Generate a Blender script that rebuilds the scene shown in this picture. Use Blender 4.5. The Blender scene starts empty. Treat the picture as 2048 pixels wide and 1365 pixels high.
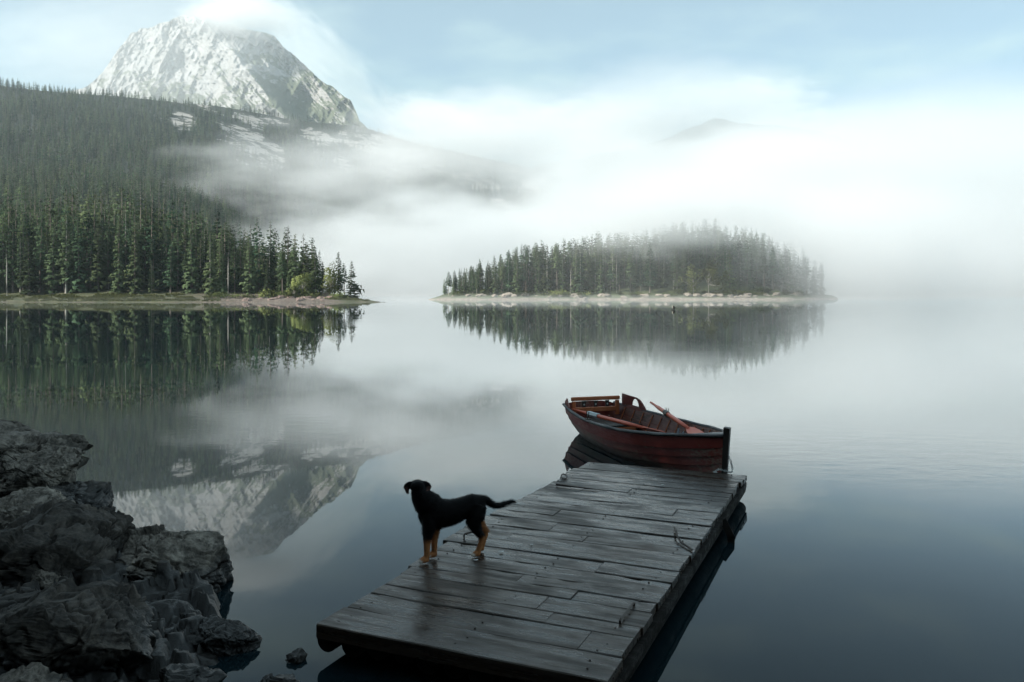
import bpy, bmesh, math, random
import numpy as np
from mathutils import Vector, Matrix

# ------------------------------------------------------------------ camera, sky, sun, exposure
SC = bpy.context.scene
COL = SC.collection
F = 1640.0            # focal length in pixels of the 2048 px wide photograph
CAMZ = 2.25           # metres above the lake
HOR = 587.0           # horizon row
def at(px, py, Y):    # point of the place at depth Y that is seen at (px, py)
    return Vector(((px - 1024) / F * Y, Y, CAMZ + (HOR - py) / F * Y))
def on(px, py, z):    # point on the level z
    Y = (CAMZ - z) * F / (py - HOR)
    return Vector(((px - 1024) / F * Y, Y, z))

cam_d = bpy.data.cameras.new('camera')
cam = bpy.data.objects.new('camera', cam_d)
COL.objects.link(cam)
cam.location = (0, 0, CAMZ)
cam.rotation_euler = (math.radians(90), 0, 0)
cam_d.sensor_width = 36
cam_d.lens = 36 * F / 2048
cam_d.shift_y = -(682.5 - HOR) / 2048
cam_d.clip_start = 0.05
cam_d.clip_end = 20000
SC.camera = cam

SUN_AZ = math.radians(-115)     # from the viewing direction, negative = left
SUN_EL = math.radians(33)
sdir = Vector((math.sin(SUN_AZ) * math.cos(SUN_EL), math.cos(SUN_AZ) * math.cos(SUN_EL), math.sin(SUN_EL)))
sl = bpy.data.lights.new('sun', 'SUN')
sl.energy = 5.0
sl.angle = math.radians(0.6)
sl.color = (1.0, 0.95, 0.87)
so = bpy.data.objects.new('sun', sl)
COL.objects.link(so)
so.rotation_euler = sdir.to_track_quat('Z', 'Y').to_euler()

world = bpy.data.worlds.new('World')
SC.world = world
world.use_nodes = True
wn, wl = world.node_tree.nodes, world.node_tree.links
wn.clear()
def W(t, **kw):
    n = wn.new(t)
    for k, v in kw.items(): setattr(n, k, v)
    return n
w_out = W('ShaderNodeOutputWorld'); w_bg = W('ShaderNodeBackground')
w_sky = W('ShaderNodeTexSky', sky_type='NISHITA', sun_disc=False, sun_elevation=SUN_EL, sun_rotation=SUN_AZ,
          altitude=1400, air_density=1.0, dust_density=1.2, ozone_density=1.6)
w_tc = W('ShaderNodeTexCoord'); w_sep = W('ShaderNodeSeparateXYZ')
wl.new(w_tc.outputs['Generated'], w_sep.inputs[0])
w_map = W('ShaderNodeMapping'); w_map.inputs['Scale'].default_value = (1.0, 1.0, 3.2); w_map.inputs['Location'].default_value = (0.7, 0.35, 0.1)
wl.new(w_tc.outputs['Generated'], w_map.inputs[0])
w_no = W('ShaderNodeTexNoise'); w_no.inputs['Scale'].default_value = 3.2; w_no.inputs['Detail'].default_value = 7; w_no.inputs['Roughness'].default_value = 0.52
wl.new(w_map.outputs[0], w_no.inputs['Vector'])
w_r1 = W('ShaderNodeMapRange', interpolation_type='SMOOTHSTEP')       # thin cloud veil everywhere in the sky
for k, v in zip(('From Min', 'From Max', 'To Min', 'To Max'), (0.46, 0.68, 0.28, 0.66)): w_r1.inputs[k].default_value = v
wl.new(w_no.outputs['Fac'], w_r1.inputs[0])
w_r2 = W('ShaderNodeMapRange', interpolation_type='SMOOTHSTEP')       # whiter towards the horizon, all round
for k, v in zip(('From Min', 'From Max', 'To Min', 'To Max'), (0.05, 0.30, 0.78, 0.0)): w_r2.inputs[k].default_value = v
wl.new(w_sep.outputs['Z'], w_r2.inputs[0])
w_max = W('ShaderNodeMath', operation='MAXIMUM')
wl.new(w_r1.outputs[0], w_max.inputs[0]); wl.new(w_r2.outputs[0], w_max.inputs[1])
w_mix = W('ShaderNodeMix', data_type='RGBA')
wl.new(w_max.outputs[0], w_mix.inputs['Factor']); wl.new(w_sky.outputs[0], w_mix.inputs['A'])
w_mix.inputs['B'].default_value = (5.0, 5.75, 5.85, 1)
w_tint = W('ShaderNodeMix', data_type='RGBA', blend_type='MULTIPLY'); w_tint.inputs['Factor'].default_value = 1.0; w_tint.inputs['B'].default_value = (0.93, 1.05, 0.97, 1)
wl.new(w_mix.outputs['Result'], w_tint.inputs['A'])
wl.new(w_tint.outputs['Result'], w_bg.inputs['Color'])
w_bg.inputs['Strength'].default_value = 0.088
wl.new(w_bg.outputs[0], w_out.inputs['Surface'])

SC.view_settings.view_transform = 'Standard'
SC.view_settings.look = 'None'
SC.view_settings.exposure = 0.88
SC.view_settings.gamma = 1.0
SC.view_settings.use_curve_mapping = False
SC.render.engine = 'CYCLES'
cy = SC.cycles
cy.use_denoising = True
cy.max_bounces = 8; cy.diffuse_bounces = 2; cy.glossy_bounces = 3; cy.transmission_bounces = 2
cy.transparent_max_bounces = 8; cy.volume_bounces = 4
cy.volume_step_rate = 1.0; cy.volume_max_steps = 64
cy.sample_clamp_indirect = 4.0
cy.caustics_reflective = False; cy.caustics_refractive = False

# ------------------------------------------------------------------ helpers: noise
U = np.uint32
def _hash(ix, iy, iz, seed):
    with np.errstate(over='ignore'):
        h = ix.astype(np.int64).astype(U) * U(374761393) + iy.astype(np.int64).astype(U) * U(668265263) \
            + iz.astype(np.int64).astype(U) * U(2246822519) + U(seed * 3266489917 & 0xffffffff)
        h = (h ^ (h >> U(13))) * U(1274126177)
        h = (h ^ (h >> U(16))) * U(2654435761)
        h ^= h >> U(15)
    return h.astype(np.float64) / 4294967295.0
def vnoise(p, seed=0):
    p = np.asarray(p, float)
    i = np.floor(p); f = p - i
    f = f * f * f * (f * (f * 6 - 15) + 10)
    r = 0
    for dx in (0, 1):
        wx = f[:, 0] if dx else 1 - f[:, 0]
        for dy in (0, 1):
            wy = f[:, 1] if dy else 1 - f[:, 1]
            for dz in (0, 1):
                wz = f[:, 2] if dz else 1 - f[:, 2]
                r = r + wx * wy * wz * _hash(i[:, 0] + dx, i[:, 1] + dy, i[:, 2] + dz, seed)
    return r * 2 - 1
def fbm(p, oct=5, seed=0, gain=0.5, lac=2.03):
    p = np.asarray(p, float); a = 1; s = 0; t = 0
    for o in range(oct):
        s = s + a * vnoise(p, seed + o * 7); t += a; a *= gain; p = p * lac + 3.7
    return s / t
def ridged(p, oct=5, seed=0, gain=0.55, lac=2.1):
    p = np.asarray(p, float); a = 1; s = 0; t = 0
    for o in range(oct):
        s = s + a * (1 - np.abs(vnoise(p, seed + o * 7)) * 2); t += a; a *= gain; p = p * lac + 1.3
    return s / t
def worley(p, seed=0):
    p = np.asarray(p, float); i = np.floor(p)
    f1 = np.full(len(p), 9.0); f2 = np.full(len(p), 9.0)
    for dx in (-1, 0, 1):
        for dy in (-1, 0, 1):
            for dz in (-1, 0, 1):
                c = i + (dx, dy, dz)
                q = c + np.stack([_hash(c[:, 0], c[:, 1], c[:, 2], seed + k) for k in (1, 2, 3)], 1)
                d = np.sqrt(((q - p) ** 2).sum(1))
                f2 = np.where(d < f1, f1, np.minimum(f2, d)); f1 = np.minimum(f1, d)
    return f1, f2
def cells(p, seed=0):
    """nearest feature point and a random vector of its cell"""
    p = np.asarray(p, float); i = np.floor(p); best = np.full(len(p), 9.0); Q = np.zeros_like(p); Cc = np.zeros_like(p)
    for dx in (-1, 0, 1):
        for dy in (-1, 0, 1):
            for dz in (-1, 0, 1):
                c = i + (dx, dy, dz); q = c + np.stack([_hash(c[:, 0], c[:, 1], c[:, 2], seed + k) for k in (1, 2, 3)], 1)
                d = ((q - p) ** 2).sum(1); m = d < best; best = np.where(m, d, best); Q[m] = q[m]; Cc[m] = c[m]
    return Q, np.stack([_hash(Cc[:, 0], Cc[:, 1], Cc[:, 2], seed + k) for k in (11, 12, 13)], 1) * 2 - 1
def sstep(a, b, x):
    t = np.clip((np.asarray(x, float) - a) / (b - a), 0, 1); return t * t * (3 - 2 * t)

# ------------------------------------------------------------------ helpers: meshes and objects
def mesh_np(name, V, Fc, smooth=True):
    V = np.asarray(V, np.float32); Fc = np.asarray(Fc, np.int32)
    m = bpy.data.meshes.new(name); k = Fc.shape[1]
    m.vertices.add(len(V)); m.vertices.foreach_set('co', V.ravel())
    m.loops.add(Fc.size); m.loops.foreach_set('vertex_index', Fc.ravel())
    m.polygons.add(len(Fc)); m.polygons.foreach_set('loop_start', np.arange(0, Fc.size, k, dtype=np.int32))
    m.polygons.foreach_set('use_smooth', np.full(len(Fc), smooth))
    m.update(calc_edges=True)
    return m
def grid_faces(nu, nv, wrap=False):
    a = np.arange(nu * nv).reshape(nu, nv)
    if wrap: a = np.concatenate([a, a[:, :1]], 1)
    return np.stack([a[:-1, :-1], a[1:, :-1], a[1:, 1:], a[:-1, 1:]], -1).reshape(-1, 4)
class MB:
    """collects shapes into one mesh"""
    def __init__(s): s.v = []; s.f = []
    def add(s, vs, fs):
        b = len(s.v); s.v += [tuple(v) for v in vs]; s.f += [tuple(i + b for i in f) for f in fs]
    def box(s, c, size, M=None, taper=1.0):
        x, y, z = [k / 2 for k in size]; vs = []
        for dz in (-1, 1):
            t = taper if dz > 0 else 1
            for dx, dy in ((-1, -1), (1, -1), (1, 1), (-1, 1)):
                p = Vector((dx * x * t, dy * y * t, dz * z))
                if M is not None: p = M @ p
                vs.append(p + Vector(c))
        s.add(vs, [(3, 2, 1, 0), (4, 5, 6, 7), (0, 1, 5, 4), (1, 2, 6, 5), (2, 3, 7, 6), (3, 0, 4, 7)])
    def tube(s, pts, rad, n=8, cap=True, flat=1.0, up=Vector((0, 0, 1))):
        pts = [Vector(p) for p in pts]
        if not hasattr(rad, '__len__'): rad = [rad] * len(pts)
        vs = []
        for i, p in enumerate(pts):
            t = (pts[min(i + 1, len(pts) - 1)] - pts[max(i - 1, 0)]).normalized()
            u = t.cross(up)
            if u.length < 1e-4: u = t.cross(Vector((1, 0, 0)))
            u.normalize(); w = u.cross(t)
            for k in range(n):
                a = 2 * math.pi * k / n
                vs.append(p + (u * math.cos(a) + w * math.sin(a) * flat) * rad[i])
        fs = []
        for i in range(len(pts) - 1):
            for k in range(n):
                fs.append((i * n + k, i * n + (k + 1) % n, (i + 1) * n + (k + 1) % n, (i + 1) * n + k))
        if cap:
            fs.append(tuple(range(n - 1, -1, -1))); b = (len(pts) - 1) * n; fs.append(tuple(range(b, b + n)))
        s.add(vs, fs)
    def loft(s, pts, rx, rz, n=16, side=None):
        """elliptical sections along pts: rx across, rz along the other axis; rounded ends"""
        pts = [Vector(p) for p in pts]
        vs = []
        for i, p in enumerate(pts):
            t = (pts[min(i + 1, len(pts) - 1)] - pts[max(i - 1, 0)]).normalized()
            u = Vector(side) - t * t.dot(Vector(side)); u.normalize(); w = t.cross(u)
            for k in range(n):
                a = 2 * math.pi * k / n
                vs.append(p + u * math.cos(a) * rx[i] + w * math.sin(a) * rz[i])
        fs = []
        for i in range(len(pts) - 1):
            for k in range(n):
                fs.append((i * n + k, i * n + (k + 1) % n, (i + 1) * n + (k + 1) % n, (i + 1) * n + k))
        fs.append(tuple(range(n - 1, -1, -1))); b = (len(pts) - 1) * n; fs.append(tuple(range(b, b + n)))
        s.add(vs, fs)
    def mesh(s, name, smooth=False, bevel=0):
        m = bpy.data.meshes.new(name); m.from_pydata(s.v, [], s.f)
        bm = bmesh.new(); bm.from_mesh(m); bmesh.ops.recalc_face_normals(bm, faces=bm.faces)
        if bevel: bmesh.ops.bevel(bm, geom=list(bm.edges), offset=bevel, segments=1, affect='EDGES', clamp_overlap=True)
        bm.to_mesh(m); bm.free()
        if smooth: m.polygons.foreach_set('use_smooth', np.full(len(m.polygons), True))
        m.update(); return m
    def build(s, name, mat, parent=None, smooth=False, bevel=0):
        return obj(name, s.mesh(name, smooth, bevel), mat, parent)
def obj(name, mesh, mat=None, parent=None, loc=None, rz=0.0):
    o = bpy.data.objects.new(name, mesh); COL.objects.link(o)
    if mat is not None and mesh is not None and len(mesh.materials) == 0: mesh.materials.append(mat)
    if parent is not None: o.parent = parent
    if loc is not None: o.location = loc
    if rz: o.rotation_euler = (0, 0, rz)
    return o
def empty(name, loc=(0, 0, 0), rz=0.0): return obj(name, None, loc=loc, rz=rz)
def tag(o, label, cat, group=None, kind=None):
    o['label'] = label; o['category'] = cat
    if group: o['group'] = group
    if kind: o['kind'] = kind
    return o
def struct(o, label, cat):
    return tag(o, label, cat, kind='structure')

# ------------------------------------------------------------------ helpers: materials
class NT:
    def __init__(s, name):
        s.m = bpy.data.materials.new(name); s.m.use_nodes = True
        s.n, s.l = s.m.node_tree.nodes, s.m.node_tree.links; s.n.clear()
        s.out = s.n.new('ShaderNodeOutputMaterial')
    def node(s, t, props=None, **inp):
        n = s.n.new(t)
        for k, v in (props or {}).items(): setattr(n, k, v)
        for k, v in inp.items():
            k = k.replace('_', ' ')
            i = n.inputs[int(k[1:])] if k[0] == 'i' and k[1:].isdigit() else n.inputs[k]
            if hasattr(v, 'is_linked') and hasattr(v, 'node'): s.l.new(v, i)
            else: i.default_value = v
        return n
    def noise(s, vec, scale, detail=5, rough=0.55, dist=0.0):
        return s.node('ShaderNodeTexNoise', Vector=vec, Scale=scale, Detail=detail, Roughness=rough, Distortion=dist).outputs['Fac']
    def ramp(s, f, stops):
        n = s.node('ShaderNodeValToRGB'); s.l.new(f, n.inputs[0]); e = n.color_ramp.elements
        while len(e) < len(stops): e.new(0.5)
        for k, (p, c) in enumerate(stops):
            e[k].position = p; e[k].color = (*c, 1) if hasattr(c, '__len__') else (c, c, c, 1)
        return n.outputs[0]
    def mix(s, f, a, b, mode='MIX'):
        n = s.node('ShaderNodeMix', {'data_type': 'RGBA', 'blend_type': mode})
        for k, v in (('Factor', f), ('A', a), ('B', b)):
            i = [q for q in n.inputs if q.name == k and q.enabled][0]
            if hasattr(v, 'node'): s.l.new(v, i)
            else: i.default_value = v if not hasattr(v, '__len__') else (*v, 1)
        return [q for q in n.outputs if q.enabled][0]
    def math(s, op, a, b=0.0, c=0.0):
        n = s.node('ShaderNodeMath', {'operation': op})
        for k, v in enumerate((a, b, c)):
            if hasattr(v, 'node'): s.l.new(v, n.inputs[k])
            else: n.inputs[k].default_value = v
        return n.outputs[0]
    def maprange(s, f, a, b, c, d, smooth=True):
        n = s.node('ShaderNodeMapRange', {'interpolation_type': 'SMOOTHSTEP' if smooth else 'LINEAR'}, From_Min=a, From_Max=b, To_Min=c, To_Max=d)
        s.l.new(f, n.inputs[0]); return n.outputs[0]
    def vec(s, which='Object'): return s.node('ShaderNodeTexCoord').outputs[which]
    def pos(s): return s.node('ShaderNodeNewGeometry').outputs['Position']
    def mapping(s, v, scale=(1, 1, 1), rot=(0, 0, 0), loc=(0, 0, 0)):
        return s.node('ShaderNodeMapping', Vector=v, Scale=scale, Rotation=rot, Location=loc).outputs[0]
    def rand(s): return s.node('ShaderNodeObjectInfo').outputs['Random']
    def attr(s, name): return s.node('ShaderNodeAttribute', {'attribute_name': name})
    def bump(s, h, strength=0.5, dist=0.01):
        return s.node('ShaderNodeBump', Height=h, Strength=strength, Distance=dist).outputs[0]
    def pbr(s, color, rough=0.6, normal=None, **kw):
        b = s.node('ShaderNodeBsdfPrincipled')
        for k, v in [('Base Color', color), ('Roughness', rough)] + [(k.replace('_', ' '), v) for k, v in kw.items()]:
            i = b.inputs[k]
            if hasattr(v, 'node'): s.l.new(v, i)
            else: i.default_value = (*v, 1) if hasattr(v, '__len__') and len(v) == 3 else v
        if normal is not None: s.l.new(normal, b.inputs['Normal'])
        s.l.new(b.outputs[0], s.out.inputs['Surface']); return s.m
R = random.Random(5)

def mat_foliage(name, dark, mid, light, hue_spread=0.6):
    t = NT(name)
    p = t.vec('Object'); rnd = t.rand()
    n1 = t.noise(p, 22.0, 2, 0.6)
    c = t.mix(t.maprange(n1, 0.35, 0.7, 0, 1), dark, mid)
    c = t.mix(t.math('MULTIPLY', rnd, hue_spread), c, light)
    r2 = t.math('FRACT', t.math('MULTIPLY', rnd, 17.31))
    sc2 = t.maprange(r2, 0, 1, 0.45, 1.65, False)
    vm = t.node('ShaderNodeVectorMath', {'operation': 'SCALE'}); t.l.new(c, vm.inputs[0]); t.l.new(sc2, vm.inputs['Scale']); c = vm.outputs[0]
    d = t.node('ShaderNodeBsdfDiffuse', Color=c); tr = t.node('ShaderNodeBsdfTranslucent', Color=c)
    m = t.node('ShaderNodeMixShader', Fac=0.22); t.l.new(d.outputs[0], m.inputs[1]); t.l.new(tr.outputs[0], m.inputs[2])
    t.l.new(m.outputs[0], t.out.inputs['Surface']); return t.m
M_spruce = mat_foliage('spruce_needles', (0.021, 0.048, 0.030), (0.058, 0.098, 0.052), (0.122, 0.142, 0.066), 0.65)
M_leaf = mat_foliage('broad_leaves', (0.10, 0.125, 0.045), (0.17, 0.20, 0.07), (0.21, 0.22, 0.085))
M_shrub = mat_foliage('shrub_leaves', (0.03, 0.055, 0.02), (0.07, 0.09, 0.03), (0.12, 0.11, 0.045))
M_rusty = mat_foliage('dry_needles', (0.10, 0.06, 0.03), (0.16, 0.10, 0.055), (0.18, 0.13, 0.08))
t = NT('bark'); p = t.vec(); n = t.noise(t.mapping(p, (30, 30, 5)), 4.0, 4)
M_bark = t.pbr(t.mix(n, (0.07, 0.055, 0.045), (0.20, 0.17, 0.14)), 0.9)
t = NT('pale_bark'); p = t.vec(); n = t.noise(t.mapping(p, (30, 30, 6)), 4.0, 4)
M_palebark = t.pbr(t.mix(n, (0.22, 0.20, 0.17), (0.48, 0.45, 0.40)), 0.85)

# ------------------------------------------------------------------ the lake
t = NT('lake_water')
g = t.pos()
big = t.noise(t.mapping(g, (0.05, 0.11, 1), loc=(3.1, 7.7, 0)), 1.0, 2)
dv_ = t.node('ShaderNodeVectorMath', {'operation': 'DISTANCE'}); t.l.new(t.mapping(g, (0.30, 0.42, 0)), dv_.inputs[0]); dv_.inputs[1].default_value = (5.6 * 0.30, 11.6 * 0.42, 0)
patch = t.math('ADD', t.maprange(big, 0.50, 0.66, 0.06, 0.7), t.maprange(dv_.outputs['Value'], 0.35, 1.1, 1.6, 0.0))
w1 = t.noise(t.mapping(g, (1.6, 3.4, 1), rot=(0, 0, 0.35)), 1.0, 3, 0.5)
w2 = t.noise(t.mapping(g, (0.35, 0.6, 1), rot=(0, 0, -0.2)), 1.0, 2, 0.5)
w3 = t.noise(t.mapping(g, (6.5, 12.0, 1), rot=(0, 0, 0.5)), 1.0, 2, 0.5)
h = t.math('ADD', t.math('MULTIPLY', t.math('ADD', w1, t.math('MULTIPLY', w3, 0.30)), patch), t.math('MULTIPLY', w2, 0.28))
bed = t.noise(t.mapping(g, (0.5, 0.5, 1)), 1.0, 5, 0.6)
nrm = t.bump(h, 1.0, 0.0022)
deep = t.node('ShaderNodeBsdfDiffuse', Color=t.mix(bed, (0.003, 0.008, 0.011), (0.006, 0.015, 0.019)))
gl = t.node('ShaderNodeBsdfGlossy', Roughness=0.015, Normal=nrm); gl.inputs['Color'].default_value = (0.97, 0.99, 1.0, 1)
fr = t.node('ShaderNodeFresnel', IOR=1.333, Normal=nrm)
cv = t.ramp(fr.outputs[0], [(0.0, 0.02), (0.09, 0.065), (0.16, 0.15), (0.28, 0.36), (0.42, 0.58), (0.65, 0.78), (1.0, 1.0)])
mx = t.node('ShaderNodeMixShader', Fac=cv); t.l.new(deep.outputs[0], mx.inputs[1]); t.l.new(gl.outputs[0], mx.inputs[2])
t.l.new(mx.outputs[0], t.out.inputs['Surface']); M_water = t.m
nx, ny = 60, 60
xs = np.linspace(-2600, 2600, nx); ys = np.concatenate([np.linspace(-150, 60, 20), np.geomspace(70, 2950, 40)])
gx, gy = np.meshgrid(xs, ys, indexing='ij')
lake = obj('lake', mesh_np('lake', np.stack([gx.ravel(), gy.ravel(), 0 * gx.ravel()], 1), grid_faces(nx, ny)), M_water)
struct(lake, 'still dark lake mirroring forest, mountain and fog', 'lake')

# ------------------------------------------------------------------ wooded hillside and the point
def interp(x, xp, fp): return np.interp(x, xp, fp)
CR_P = [-900, -300, 0, 100, 190, 300, 430, 560, 720, 800, 900, 1000, 1150, 1300]
CR_Y = [130, 150, 168, 178, 186, 196, 208, 232, 252, 276, 300, 322, 360, 420]
CR_D = [1200, 1300, 1400, 1450, 1500, 1600, 1700, 1800, 1900, 1950, 2000, 2000, 2000, 1900]
Y0_P = [-900, 250, 400, 480, 560, 700, 1000, 1300]
Y0_D = [228, 228, 270, 380, 560, 720, 900, 1000]
def hill_z(px, Y):
    px = np.asarray(px, float); Y = np.asarray(Y, float)
    yc = interp(px, CR_P, CR_Y); dc = interp(px, CR_P, CR_D); d0 = interp(px, Y0_P, Y0_D)
    zc = (HOR - yc) / F * dc
    tt = (Y - d0) / (dc - d0)
    up = zc * (0.22 * np.clip(tt, 0, 1) + 0.78 * np.clip(tt, 0, 1) ** 1.75)
    z = np.where(tt < 0, tt * 60, np.where(tt <= 1, up, zc - (tt - 1) * dc * 0.18))
    X = (px - 1024) / F * Y
    P = np.stack([X * 0.006, Y * 0.006, 0 * X], 1)
    z = z + sstep(0, 0.25, tt) * fbm(P, 5, 3) * 22 * sstep(1.6, 1.0, tt) * np.clip(1.15 - tt, 0.12, 1)
    # the low point in front
    sh = 204 + 3.0 * fbm(np.stack([X * 0.05, 0 * X, 0 * X], 1), 3, 9)
    back = np.where(px < 440, 1e4, 204 + (772 - px) * 0.30)
    s1 = Y - sh; s2 = np.maximum(back - Y, -40)
    hp = np.minimum(2.1 * (1 - np.exp(-np.clip(s1, 0, 99) / 7)) + np.clip(s1 - 9, 0, 60) * np.interp(px, [250, 380, 480, 600, 680], [0.17, 0.11, 0.05, 0.03, 0.01]), s2 * 0.30)
    hp = np.where(s1 < 0, s1 * 0.3, hp)
    hp = np.where(px > 772, -3.0, np.where(px > 660, hp * (0.30 + 0.70 * sstep(772, 640, px)), hp))
    hp = hp + np.where(s1 > 0, 0.16 * fbm(np.stack([X * 0.4, Y * 0.4, 0 * X], 1), 4, 31), 0)
    return np.maximum(np.maximum(z, hp), -4.0)
# limestone patches on the hill, in place coordinates (pixel, depth, half sizes)
ROCKP = [(500, 1480, 62, 190), (545, 1500, 30, 120), (635, 1700, 45, 90), (735, 1800, 60, 80), (850, 1850, 60, 90), (1060, 1900, 70, 90), (370, 1480, 28, 90),
         (465, 1520, 30, 60), (950, 1800, 40, 70), (690, 1600, 25, 60), (780, 1650, 30, 60), (1000, 1650, 30, 60)]
def rock_mask(px, Y):
    px = np.asarray(px, float); Y = np.asarray(Y, float)
    m = np.full(len(px), -1.0)
    for a, b, c, d in ROCKP: m = np.maximum(m, 1.25 - ((px - a) / c) ** 2 - ((Y - b) / d) ** 2)
    X = (px - 1024) / F * Y
    n = fbm(np.stack([X * 0.02, Y * 0.02, 0 * X + 5], 1), 5, 77)
    hi = sstep(0.80, 0.98, Y / interp(px, CR_P, CR_D)) * sstep(150, 260, px)
    return sstep(-0.25, 0.75, m + n * 1.3) * 0.85 + sstep(0.05, 0.35, n) * hi * 0.75
cols = np.concatenate([np.linspace(-900, -40, 40), np.linspace(-30, 780, 330), np.linspace(784, 1300, 130)])
deps = np.concatenate([np.linspace(195, 262, 70), np.linspace(266, 700, 80), np.linspace(708, 2300, 150)])
gp, gY = np.meshgrid(cols, deps, indexing='ij'); gp = gp.ravel(); gY = gY.ravel()
hz = hill_z(gp, gY)
V = np.stack([(gp - 1024) / F * gY, gY, hz], 1)
hm = mesh_np('hillside', V, grid_faces(len(cols), len(deps)))
at_ = hm.attributes.new('rock', 'FLOAT', 'POINT'); rm = np.clip(rock_mask(gp, gY), 0, 1)
# bare stones along the water of the point, grass to the left and on the spit
stony = sstep(330, 480, gp + 45 * fbm(np.stack([gp * 0.06, gY * 0.3, 0 * gp], 1), 4, 8)) * sstep(700, 655, gp)
at2 = hm.attributes.new('stony', 'FLOAT', 'POINT'); at2.data.foreach_set('value', stony.astype(np.float32))
at_.data.foreach_set('value', rm.astype(np.float32))
t = NT('hill_ground'); g = t.pos()
n1 = t.noise(g, 0.35, 6, 0.6); n2 = t.noise(g, 0.03, 5, 0.6)
sepz = t.node('ShaderNodeSeparateXYZ', Vector=g).outputs['Z']
sc_ = t.mix(t.maprange(n1, 0.35, 0.65, 0, 1), (0.010, 0.016, 0.009), (0.024, 0.032, 0.014))
grass = t.mix(t.maprange(t.noise(t.mapping(g, (0.25, 0.9, 0.9)), 1.0, 8, 0.72), 0.38, 0.62, 0, 1), (0.018, 0.032, 0.009), (0.072, 0.070, 0.026))
low = t.maprange(sepz, 3.0, 6.0, 1, 0)
c = t.mix(low, sc_, grass)
mud = t.mix(n1, (0.050, 0.044, 0.029), (0.115, 0.092, 0.064))
c = t.mix(t.math('MULTIPLY', t.maprange(t.math('ADD', sepz, t.math('MULTIPLY', n1, 1.0)), 0.40, 0.75, 1, 0), low), c, mud)
scree = t.mix(t.maprange(t.noise(g, 2.2, 4, 0.7), 0.35, 0.65, 0, 1), (0.040, 0.031, 0.025), (0.16, 0.125, 0.10))
c = t.mix(t.math('MULTIPLY', t.math('MULTIPLY', t.attr('stony').outputs['Fac'], low), t.maprange(n1, 0.3, 0.5, 0.4, 1)), c, scree)
lime = t.mix(t.noise(g, 0.08, 6, 0.65), (0.18, 0.17, 0.155), (0.42, 0.40, 0.37))
rk = t.math('ADD', t.math('MULTIPLY', t.attr('rock').outputs['Fac'], 0.62), t.math('MULTIPLY', t.math('SUBTRACT', t.noise(t.mapping(g, (0.030, 0.030, 0.08)), 1.0, 8, 0.72), 0.5), 2.6))
c = t.mix(t.math('MULTIPLY', t.maprange(rk, 0.46, 0.60, 0, 1), t.maprange(t.attr('rock').outputs['Fac'], 0.02, 0.2, 0, 1)), c, lime)
M_hill = t.pbr(c, 0.95, t.bump(t.noise(g, 0.5, 6, 0.65), 0.8, 0.6))
struct(obj('hillside', hm, M_hill), 'forested hillside rising from the left shore under the peak', 'hillside')

# ------------------------------------------------------------------ the peak
def ppts(a, b): return a, b
CP = [60, 120, 175, 188, 205, 228, 250, 262, 290, 312, 340, 368, 400, 440, 480, 520, 548, 566, 600, 640, 680, 702, 712, 719, 740, 800, 900]
CY = [205, 190, 172, 162, 143, 112, 82, 66, 58, 50, 40, 31, 33, 41, 55, 62, 71, 92, 124, 158, 186, 202, 222, 242, 262, 292, 330]
nu, nv = 520, 330
uu = np.linspace(60, 900, nu); vv = np.linspace(0, 1, nv)
gu, gv = np.meshgrid(uu, vv, indexing='ij'); gu = gu.ravel(); gv = gv.ravel()
ytop = np.interp(gu, CP, CY) + 5.0 * fbm(np.stack([gu * 0.06, 0 * gu, 0 * gu], 1), 5, 12, 0.6)
ybot = np.interp(gu, [60, 190, 430, 560, 720, 900], [300, 300, 320, 340, 350, 400])
py_ = ybot + (ytop - ybot) * gv
# a buttress whose edge runs from the summit down to the right; left of it faces the sun, right of it lies in shade
edge = np.interp(py_, [30, 75, 130, 215, 260, 400], [392, 440, 484, 540, 570, 640])
d = gu - edge + 16 * fbm(np.stack([gu * 0.012, py_ * 0.02, 0 * gu], 1), 4, 5)
Yd = 2080 + (330 - py_) * 1.35
Yd = Yd + np.where(d < 0, -d * 0.62, d * 1.9 * np.exp(-np.clip(d, 0, 400) / 260))
# second rib on the shaded side, and gullies
d2 = gu - np.interp(py_, [60, 140, 220, 300], [548, 500, 562, 640])
Yd = Yd - 75 * np.exp(-(d2 / 16.0) ** 2) * sstep(110, 150, py_)
Yd = Yd - 60 * np.exp(-((gu - np.interp(py_, [150, 260], [640, 715])) / 40.0) ** 2)
P3 = np.stack([gu * 0.025 + py_ * 0.013, -gu * 0.016 + py_ * 0.020, 0 * gu + 0.3], 1)
diag = np.stack([(gu * 0.8 - py_ * 0.6) * 0.05, (gu * 0.6 + py_ * 0.8) * 0.018, 0 * gu + 2], 1)
gul = np.stack([(gu * 0.86 + py_ * 0.5) * 0.0, (gu * 0.80 - py_ * 0.60) * 0.040, 0 * gu + 4], 1); gul[:, 0] = (gu * 0.60 + py_ * 0.80) * 0.007
Yd = Yd - 64 * ridged(P3 * 0.34, 4, 21, 0.45) - 26 * ridged(gul, 5, 51, 0.5) * sstep(-260, 0, d) - 17 * ridged(P3 * np.array([1.9, 1.5, 1]), 5, 57, 0.55) - 4 * fbm(P3 * 6, 4, 61, 0.6)
X = (gu - 1024) / F * Yd
Z = CAMZ + (HOR - py_) / F * Yd
V = np.stack([X, Yd, Z], 1)
Vf = V.reshape(nu, nv, 3)
back = Vf[:, -1:, :] + np.array([0, 500, -500.0])      # the far side falls away behind the crest
Vf = np.concatenate([Vf, back], 1)
pm = mesh_np('mountain', Vf.reshape(-1, 3), grid_faces(nu, nv + 1))
t = NT('limestone_peak'); g = t.pos()
nz = t.node('ShaderNodeSeparateXYZ', Vector=t.node('ShaderNodeNewGeometry').outputs['Normal']).outputs['Z']
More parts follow.
